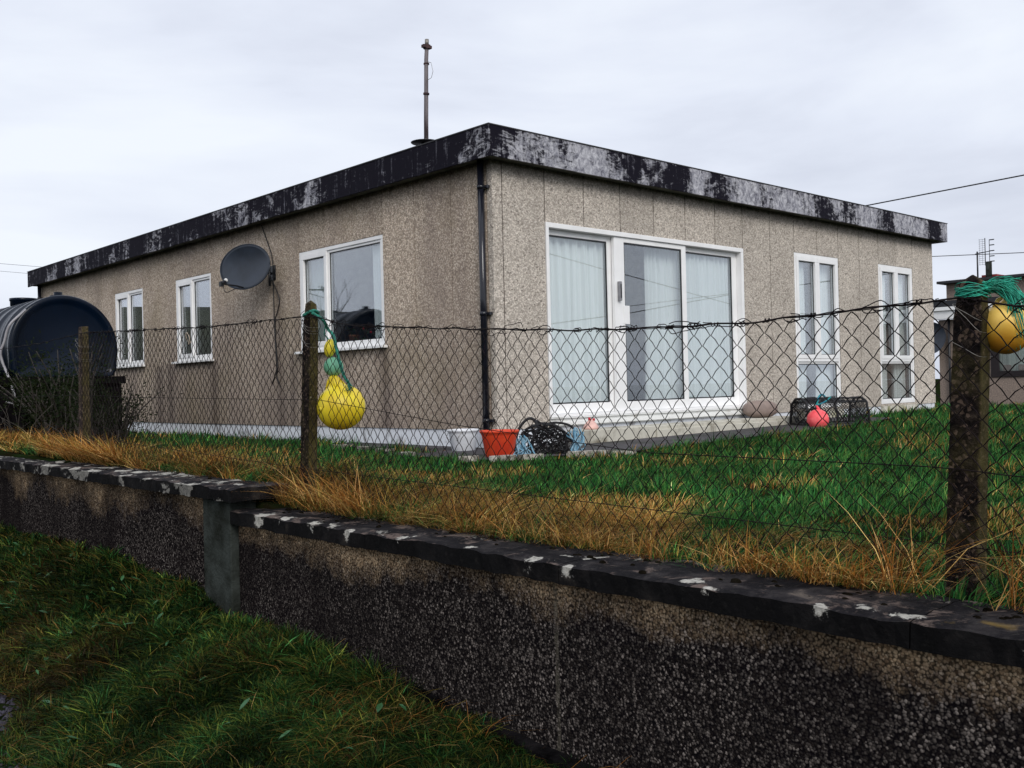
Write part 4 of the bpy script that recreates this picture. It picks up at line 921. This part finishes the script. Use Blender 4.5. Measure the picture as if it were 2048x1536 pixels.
for k in range(70):
    x, y = random.uniform(-3.6, -2.5), random.uniform(1.8, 5.2); b = Vector((x, y, float(G(x, y)))); h = random.uniform(.25, .6)
    mb.tube(smoothpath([b, b+Vector((random.uniform(-.05, .05), random.uniform(-.1, .1), h*.5)), b+Vector((random.uniform(-.15, .15), random.uniform(-.25, .2), h))], 4), .003, 4)
mb.build('twig', M['bark'], tw, fix=False)

# bare tree across the road (mirrored in the widest side window)
random.seed(8); tr = thing('bare_tree', 'leafless tree across the road, seen mirrored in the widest side window', 'tree', (-16, 27.5, -1.3)); trk = MB(); br = MB()
def branch(p, d, L, r, dep):
    e = p; P = [p]
    for k in range(3):
        d = (d+Vector((random.uniform(-.14, .14), random.uniform(-.14, .14), random.uniform(-.02, .12)))).normalized(); e = e+d*L/3; P.append(e)
    (trk if dep == 0 else br).tube(P, [r, r*.85, r*.7, r*.55], 5, False)
    if dep < 5:
        for k in range(4 if dep < 2 else 3):
            q = P[random.choice((1, 2, 3))]; nd_ = (d+Vector((random.uniform(-.8, .8), random.uniform(-.8, .8), random.uniform(-.15, .5)))).normalized(); branch(q, nd_, L*random.uniform(.6, .78), r*.5, dep+1)
branch(Vector((-16, 27.6, -1.4)), Vector((.02, -.1, 1)), 2.4, .14, 0)
trk.build('trunk', M['bark'], tr, fix=False); br.build('crown', M['bark'], tr, fix=False)

# ------------------------------------------------------------------ neighbour and distance
NX = 22
nb = thing('neighbouring_bungalow', 'pink-brown harled bungalow with white eaves beyond the right end of the front wall', 'bungalow', (NX+3, 0, -1))
mb = MB(); mb.box(NX, NX+.3, 3.80, 5.25, -1.4, 2.09); mb.box(NX, NX+.3, -7, 3.80, -1.4, .40); mb.box(NX, NX+.3, -7, 3.80, 1.62, 2.09); mb.box(NX, NX+.3, -7, .2, .405, 1.615); mb.box(NX+.31, NX+8, 5.0, 5.25, -1.4, 2.09); mb.build('wall', M['harl_far'], nb)
mb = MB(); mb.box(NX-.25, NX+8, -7.5, 5.42, 2.42, 2.62); nr = mb.build('roof', M['dark_metal'], nb)
mb = MB(); mb.box(NX-.24, NX+.0, -7.5, 5.41, 2.10, 2.415); mb.box(NX-.3, NX-.245, -7.5, 5.44, 2.34, 2.44); mb.build('eaves_board', M['upvc'], nr)
mb = MB(); mb.box(NX+1.2, NX+5, 2.2, 5.52, 2.625, 3.22); mb.build('roof_block', M['harl_far'], nr)
mb = MB(); mb.box(NX+.9, NX+5.3, 1.9, 5.68, 3.225, 3.30); mb.build('roof_block_slab', M['dark_metal'], nr)
mb = MB(); mb.box(NX+2.5, NX+3.1, 4.55, 5.0, 3.305, 3.52); ch = mb.build('chimney', M['red_paint'], nr, .01)
mb = MB(); mb.tube([(NX+2.35, 4.72, 3.305), (NX+2.35, 4.72, 3.90)], .09, 12); mb.build('chimney_pot', M['pillar'], nr)
mb = MB(); mb.box(NX-.04, NX+.05, .2, 3.8, .40, .56); mb.box(NX-.03, NX+.05, .2, 3.8, 1.54, 1.62); mb.box(NX-.03, NX+.05, 3.59, 3.8, .56, 1.54); mb.box(NX-.03, NX+.05, 1.9, 2.0, .56, 1.54); nw = mb.build('window', M['brown_frame'], nb)
mb = MB(); mb.box(NX+.06, NX+.08, .2, 3.59, .56, 1.54); mb.build('pane', M['glass'], nw)
mb = MB(); mb.tube([(NX-.06, 4.93, -1), (NX-.06, 4.93, 2.1)], .035, 8); mb.build('downpipe', M['dark_metal'], nb)
curtain(LF, .25, 3.7, .56, 1.6, NX+.2, .03, 12, M['cream_curtain'], 'pale curtains in the neighbouring bungalow window')
for yb in (3.42, 3.02):
    mb = MB(); mb.box(NX+.09, NX+.16, yb-.1, yb+.1, .565, .73); tag(mb.build('ornament', M['stone'], None, .01), 'small pale box on the neighbouring window sill', 'ornament', 'boxes on the neighbouring sill')
mb = MB(); mb.lathe([(.001, -.06), (.25, -.04), (.46, .03), (.48, .05)], (NX-.35, 5.35, 1.55), 24, Matrix.Rotation(math.radians(-80), 3, 'Y')); mb.tube([(NX-.3, 5.3, 1.5), (NX, 5.2, 1.4)], .03, 6); tag(mb.build('satellite_dish', M['dish']), 'round dark dish on the corner of the neighbouring bungalow', 'satellite dish')
AX = NX+3
ar = thing('roof_aerial', 'television aerial on a mast above the neighbouring roof', 'aerial', (AX, 5.4, 3.32))
sc2 = (AX+6.57)/(NX+6.57)
def az(z): return 4.27+(z-4.3)*.74
def ay(y): return 5.31-(4.72-y)*.8
mb = MB(); mb.tube([(AX, 5.31, 3.305), (AX, 5.31, 4.32)], .026, 8); mb.build('mast', M['dark_metal'], ar)
mb = MB(); mb.tube([(AX, ay(4.80), 4.25), (AX, ay(4.15), 4.30)], .014, 6); mb.tube([(AX, ay(4.42), az(3.75)), (AX, ay(4.42), az(4.9))], .014, 6); mb.tube([(AX, ay(4.26), az(3.85)), (AX, ay(4.26), az(4.82))], .010, 6)
for z in (3.90, 4.12, 4.34, 4.58, 4.80): mb.box(AX-.02, AX+.02, ay(4.08), ay(4.26), az(z)-.014, az(z)+.014)
mb.build('dipole_array', M['dark_metal'], ar)
mb = MB()
for z in np.linspace(3.8, 4.85, 13): mb.tube([(AX, ay(4.44), az(z)), (AX, ay(4.66), az(z))], .004, 4)
for y in (4.52, 4.63): mb.tube([(AX, ay(y), az(3.78)), (AX, ay(y), az(4.88))], .004, 4)
mb.build('reflector_grid', M['dark_metal'], ar)
def wire(pts, r, label):
    P = [Vector(p) for p in pts]; Q = []
    for a, b in zip(P[:-1], P[1:]): Q += [a.lerp(b, k/4) for k in range(4)]
    mb = MB(); mb.tube(Q+[P[-1]], r, 5); tag(mb.build('overhead_cable', M['cable'], None, fix=False), label, 'cable', 'overhead cables')
wire([(25, 13, 6.16), (25, 8.8, 6.31), (25, 3.88, 6.46), (25, -20, 8.0)], .022, 'upper overhead cable rising to the right above the front roof end')
wire([(25, 12, 4.76), (25, 6.72, 4.33), (25, 3.94, 4.13), (25, -20, 3.7)], .012, 'lower thin overhead cable crossing behind the roof aerial')
wire([(-90, 90, 20.0), (-7.46, 90, 16.3), (16, 90, 12.9), (60, 90, 12)], .016, 'higher of two faint cables in the sky left of the roof')
wire([(-90, 90, 18.9), (-7.46, 90, 15.8), (14, 90, 12.3), (60, 90, 11)], .014, 'lower of two faint cables in the sky left of the roof')
wire([(10, -22, 8.2), (22.9, -22, 6.08), (27.7, -22, 5.46), (36.2, -22, 4.44), (60, -22, 3.5)], .02, 'overhead cable mirrored sloping down across the patio door glass')
wire([(8, -22, 2.6), (22.8, -22, 3.06), (27.6, -22, 3.64), (36.3, -22, 4.96), (60, -22, 8)], .02, 'overhead cable mirrored rising across the patio door glass')

# ------------------------------------------------------------------ grass (real blades, denser near the camera)
mg, t, bs, oc = mat('grass_blades')
at = nd(t, 'ShaderNodeAttribute', attribute_name='tint'); setin(t, bs, Base_Color=at.outputs['Color'], Roughness=.6); bs.inputs['Specular IOR Level'].default_value = .06
def vnoise(x, y, s, seed):
    g = np.random.default_rng(seed).random((64, 64)); u = (x*s) % 64; v = (y*s) % 64; i = u.astype(int); j = v.astype(int); fu = ss(u-i); fv = ss(v-j)
    a = g[i % 64, j % 64]; b = g[(i+1) % 64, j % 64]; c = g[i % 64, (j+1) % 64]; d = g[(i+1) % 64, (j+1) % 64]
    return (a*(1-fu)+b*fu)*(1-fv)+(c*(1-fu)+d*fu)*fv
def blades(name, x, y, h, w, lean, col, label, z=None, curl=1.0, ex=1.8):
    n = len(x); z = G(x, y) if z is None else z
    lv = [0, .38, .72, 1.0]; wid = [1, .85, .55, 0]
    th = rng.uniform(0, 2*np.pi, n); sx, sy = np.cos(th), np.sin(th)
    V = np.empty((n, 7, 3), np.float32); k = 0
    L2 = np.hypot(lean[0], lean[1])
    for t_, ww in zip(lv, wid):
        up = h*(t_ - .42*np.clip(L2, 0, 1.8)*t_*t_*.75*curl); px = x + lean[0]*h*t_**ex; py = y + lean[1]*h*t_**ex; pz = z - .006 + up
        if ww: 
            V[:, k, 0] = px-sx*w*ww/2; V[:, k, 1] = py-sy*w*ww/2; V[:, k, 2] = pz; k += 1
            V[:, k, 0] = px+sx*w*ww/2; V[:, k, 1] = py+sy*w*ww/2; V[:, k, 2] = pz; k += 1
        else: V[:, k, 0] = px; V[:, k, 1] = py; V[:, k, 2] = pz; k += 1
    base = (np.arange(n)*7)[:, None]
    idx = np.concatenate([base+np.array([0, 1, 3, 2, 2, 3, 5, 4, 4, 5, 6])], 1).astype(np.int32).ravel()
    st = ((np.arange(n)*11)[:, None]+np.array([0, 4, 8])).astype(np.int32).ravel()
    me = bpy.data.meshes.new(name); me.vertices.add(n*7); me.vertices.foreach_set('co', V.ravel()); me.loops.add(n*11); me.loops.foreach_set('vertex_index', idx)
    me.polygons.add(n*3); me.polygons.foreach_set('loop_start', st); me.polygons.foreach_set('use_smooth', np.ones(n*3, bool)); me.update(calc_edges=True)
    a = me.color_attributes.new('tint', 'FLOAT_COLOR', 'POINT'); c4 = np.ones((n, 7, 4), np.float32); c4[:, :, :3] = np.clip(col, 0, 1)[:, None, :]; a.data.foreach_set('color', c4.ravel())
    me.materials.append(mg); o = bpy.data.objects.new(name, me); COL.objects.link(o); return stuff(o, label, 'grass')
def sample(n, x0, x1, y0, y1, near, mask=None):
    xs_, ys_ = [], []; tot = 0
    while tot < n:
        x = rng.uniform(x0, x1, n*2); y = rng.uniform(y0, y1, n*2); dx, dy = x-CAM.x, y-CAM.y
        zf = dx*Fv.x+dy*Fv.y; rr = dx*Rv.x+dy*Rv.y; d = np.hypot(dx, dy)
        aa = np.abs(rr/np.maximum(zf, .1)); keep = (zf > .2) & (aa < 1.5) & (rng.random(n*2) < 1/(1+(d/near)**2)*1.6*np.where(aa < .6, 1, .38))
        if mask is not None: keep &= mask(x, y)
        xs_.append(x[keep]); ys_.append(y[keep]); tot += keep.sum()
    return np.concatenate(xs_)[:n], np.concatenate(ys_)[:n]
def palette(n, cols, probs):
    c = np.array(cols); i = rng.choice(len(c), n, p=np.array(probs)/sum(probs)); return c[i]*rng.uniform(.65, 1.35, (n, 1))*rng.uniform(.92, 1.08, (n, 3))
GREEN = [(.011, .064, .016), (.024, .105, .025), (.046, .145, .028), (.070, .118, .028), (.006, .028, .010)]
STRAW = [(.47, .24, .065), (.35, .15, .035), (.66, .42, .16), (.14, .06, .02), (.13, .12, .025), (.40, .31, .07)]
def wind(n, a, s): th = rng.normal(a, 1.1, n); m_ = np.abs(rng.normal(s, .3, n)); return np.cos(th)*m_, np.sin(th)*m_
def tufts(x, y, s, seed):
    r_ = np.random.default_rng(seed); jx = r_.random((97, 97)); jy = r_.random((97, 97)); hh = r_.random((97, 97))
    best = np.full(len(x), 9.); vx = np.zeros(len(x)); vy = np.zeros(len(x)); hv = np.zeros(len(x)); ci = np.floor(x/s).astype(int); cj = np.floor(y/s).astype(int)
    for a in (-1, 0, 1):
        for b in (-1, 0, 1):
            i, j = ci+a, cj+b; dx = x/s-(i+jx[i % 97, j % 97]); dy = y/s-(j+jy[i % 97, j % 97]); d_ = np.hypot(dx, dy); m_ = d_ < best
            best = np.where(m_, d_, best); vx = np.where(m_, dx, vx); vy = np.where(m_, dy, vy); hv = np.where(m_, hh[i % 97, j % 97], hv)
    return vx, vy, best, hv
# lawn
def lawn_mask(x, y):
    on_path = ((x > -1.1) & (x < 6.5) & (y > -1.42-.06*np.sin(x*9)+.05*np.clip(x-3, 0, 5)) & (y < .05)) | ((x > -.55) & (x < 0) & (y < 2.4) & (y > -.1)) | ((x > -1.0) & (x <= -.5) & (y < .2) & (y > -1))
    house_ = (x > -.02) & (x < 9.95) & (y > -.05)
    return ~on_path & ~house_ & (x > -3.95)
x, y = sample(200000, -3.95, 22, -9, 12, 5.0, lawn_mask); d = np.hypot(x-CAM.x, y-CAM.y); n = len(x)
pn = vnoise(x, y, 2.1, 1)*.6+vnoise(x, y, 6.0, 2)*.4; h = (.045+.06*pn)*rng.uniform(.6, 1.3, n)*(1+.5*(d > 9)); h = np.minimum(h, .15)
c = palette(n, GREEN, [3, 4, 3, 2, 2]); dry = (rng.random(n) < .022+.7*ss((vnoise(x, y, 1.9, 5)-.58)/.2)*(.45+.55*ss((-1.0-x)/1.5))); c[dry] = palette(dry.sum(), STRAW, [2, 2, 2, 1, 3, 2])*.8
c *= (.35+1.3*vnoise(x, y, 3.1, 9)*.6+1.3*vnoise(x, y, .9, 10)*.4)[:, None]
vx, vy, rr_, hv = tufts(x, y, .17, 71); h *= np.clip(1.15-.75*rr_, .35, 1)*(.6+.7*hv); c *= (.7+.55*hv-.25*rr_*0)[:, None]
wx, wy = wind(n, -1.0, .35); hot = rng.random(n) < .05; c[hot] *= 1.9
blades('lawn_grass', x, y, h, .0034*np.maximum(1, d/4), (wx+vx*1.3, wy+vy*1.3), c, 'short wet green lawn between the fence and the house')
# long straw along the fence
def strip(x, y): return (x < -3.15-.40*vnoise(x, y, 1.2, 21)+.32*(y > -4.8))
x, y = sample(62000, -3.97, -2.6, -8.2, 7, 6.0, strip); d = np.hypot(x-CAM.x, y-CAM.y); n = len(x)
tuft = vnoise(x, y, 2.6, 31)*.55+vnoise(x, y, 7, 32)*.45; tuft = tuft + .10*ss((y+5.2)/.8) - .05*ss((-5.6-y)/.4) - .22*ss((x+3.45)/.5); strawy = rng.random(n) < .02+.88*ss((tuft-.42)/.22)
h = np.where(strawy, .045+.17*np.clip(tuft, 0, 1), .035+.09*np.clip(tuft, 0, 1))*rng.uniform(.5, 1.3, n)*np.interp(y, [-8, -6.5, -4, -2.7, -2, 5], [.55, .6, 1.0, 1.3, 1.1, 1.25])
c = np.where(strawy[:, None], palette(n, STRAW, [3, 3, 2, 3, 2, 2]), palette(n, GREEN, [3, 3, 3, 3, 2])*.9)*(.25+1.35*vnoise(x, y, 5.3, 35)**1.2)[:, None]
vx, vy, rr_, hv = tufts(x, y, .24, 72); h *= np.clip(1.2-.7*rr_, .35, 1.1)*(.65+.6*hv); lx, ly = wind(n, -1.9, 1.25); lx += vx*1.5; ly += vy*1.5; c *= (.6+.7*hv)[:, None]; blades('dead_grass', x, y, h, np.where(strawy, .0026, .0034)*np.maximum(1, d/5), (lx, ly), c, 'long tawny dead grass along the foot of the fence', curl=1.05, ex=1.3)
# flopped-over tussocks on the coping
cy = rng.uniform(-7.2, 4.5, 150); n = 150*55; yb = np.repeat(cy, 55)+rng.normal(0, .05, n); xb = np.full(n, -3.90)+rng.normal(0, .04, n)
keep = xb > -3.96; xb, yb = xb[keep], yb[keep]; n = len(xb); big = (vnoise(yb*1.0, yb*0+3, 1.3, 41)); h = (.03+.26*ss((big-.3)/.5))*rng.uniform(.5, 1.2, n)
h *= np.interp(yb, [-7.5, -5.2, -4.6, -2.7, -2.5], [.6, .6, 1.1, 1.1, .9]); h[(yb > -6.6) & (yb < -6.0)] *= 2.3
c = palette(n, STRAW, [4, 3, 4, 3, 1, 1])*(.5+.9*big)[:, None]; lx = -np.abs(rng.normal(.75, .4, n)); ly = rng.normal(-.75, .6, n)
blades('dead_grass', xb, yb, h, .0030*np.maximum(1, np.hypot(xb-CAM.x, yb-CAM.y)/5), (lx, ly), c, 'tawny tussocks flopping over the back of the wall coping', curl=.95, ex=1.35)
# verge
def verge_mask(x, y): return (x > edge(y)-.04+.10*np.sin(y*5)) & (x < -4.17)
x, y = sample(215000, -6.3, -4.17, -7.2, 6, 4.5, verge_mask); d = np.hypot(x-CAM.x, y-CAM.y); n = len(x)
pn = vnoise(x, y, 3.1, 51)*.6+vnoise(x, y, 8, 52)*.4; h = (.04+.10*pn)*rng.uniform(.6, 1.3, n)
br_ = ss((vnoise(x, y, 1.9, 53)-.32)/.3)*.72*np.clip(ss((-4.45-x)/.5)+.35, 0, 1); ib = rng.random(n) < br_
c = palette(n, [(.005, .017, .005), (.010, .034, .008), (.024, .058, .012), (.075, .090, .016), (.026, .10, .028)], [4, 4, 3, 3.2, 1.1]); c[ib] = palette(ib.sum(), [(.040, .026, .008), (.060, .058, .012), (.022, .013, .006), (.12, .075, .02)], [4, 4, 4, 1.5])
c *= (.35+1.1*vnoise(x, y, 4.1, 55)**1.3)[:, None]
vx, vy, rr_, hv = tufts(x, y, .13, 73); h *= np.clip(1.15-.6*rr_, .4, 1.1)*(.6+.6*hv); c *= (.52+.75*hv)[:, None]; wx, wy = wind(n, -2.4, .6); rw = rng.uniform(0, 6.28, n); wx += np.cos(rw)*.7; wy += np.sin(rw)*.7; hot = rng.random(n) < .045; c[hot] = c[hot]*2.6+np.array([.02, .02, .002])
blades('verge_grass', x, y, h, .0034*np.maximum(1, d/3.2)*rng.uniform(.6, 1.6, n), (wx+vx*1.2, wy+vy*1.2), c, 'dark green and brown rough grass on the verge below the wall')
x, y = sample(7500, -6.2, -4.19, -7.0, 4, 4.5, lambda x, y: verge_mask(x, y) & (rng.random(len(x)) < .15+.85*ss((vnoise(x, y, 3.3, 61)-.45)/.2))); n = len(x)
blades('dead_grass', x, y, rng.uniform(.06, .22, n)*rng.uniform(.6, 1, n), .0026, wind(n, -1.9, 1.2), palette(n, STRAW, [3, 2, 2, 3, 3, 4])*.62, 'scattered pale dead stalks among the verge grass')
mb = MB(); random.seed(77)   # broad dock-like leaves in the verge
for k in range(130):
    y = random.uniform(-6, 1); x = random.uniform(float(edge(y))+.1, -4.3); z = float(G(x, y))+.05; a = Vector((random.uniform(-1, 1), random.uniform(-1, 1), random.uniform(.1, .7))).normalized(); b = a.cross(Vector((0, 0, 1))).normalized(); r = random.uniform(.025, .05); p = Vector((x, y, z))
    mb.add([p, p+a*r*.5+b*r*.22, p+a*r*1.2+b*r*.26+Vector((0, 0, -.004)), p+a*r*1.8+Vector((0, 0, -.012)), p+a*r*1.2-b*r*.26+Vector((0, 0, -.004)), p+a*r*.5-b*r*.22], [(0, 1, 2, 3, 4, 5)])
stuff(mb.build('broad_weeds', simple('weed_leaf', (.03, .13, .04), .5, .3, 9), None, fix=False), 'small broad-leaved weeds scattered through the verge', 'weeds')
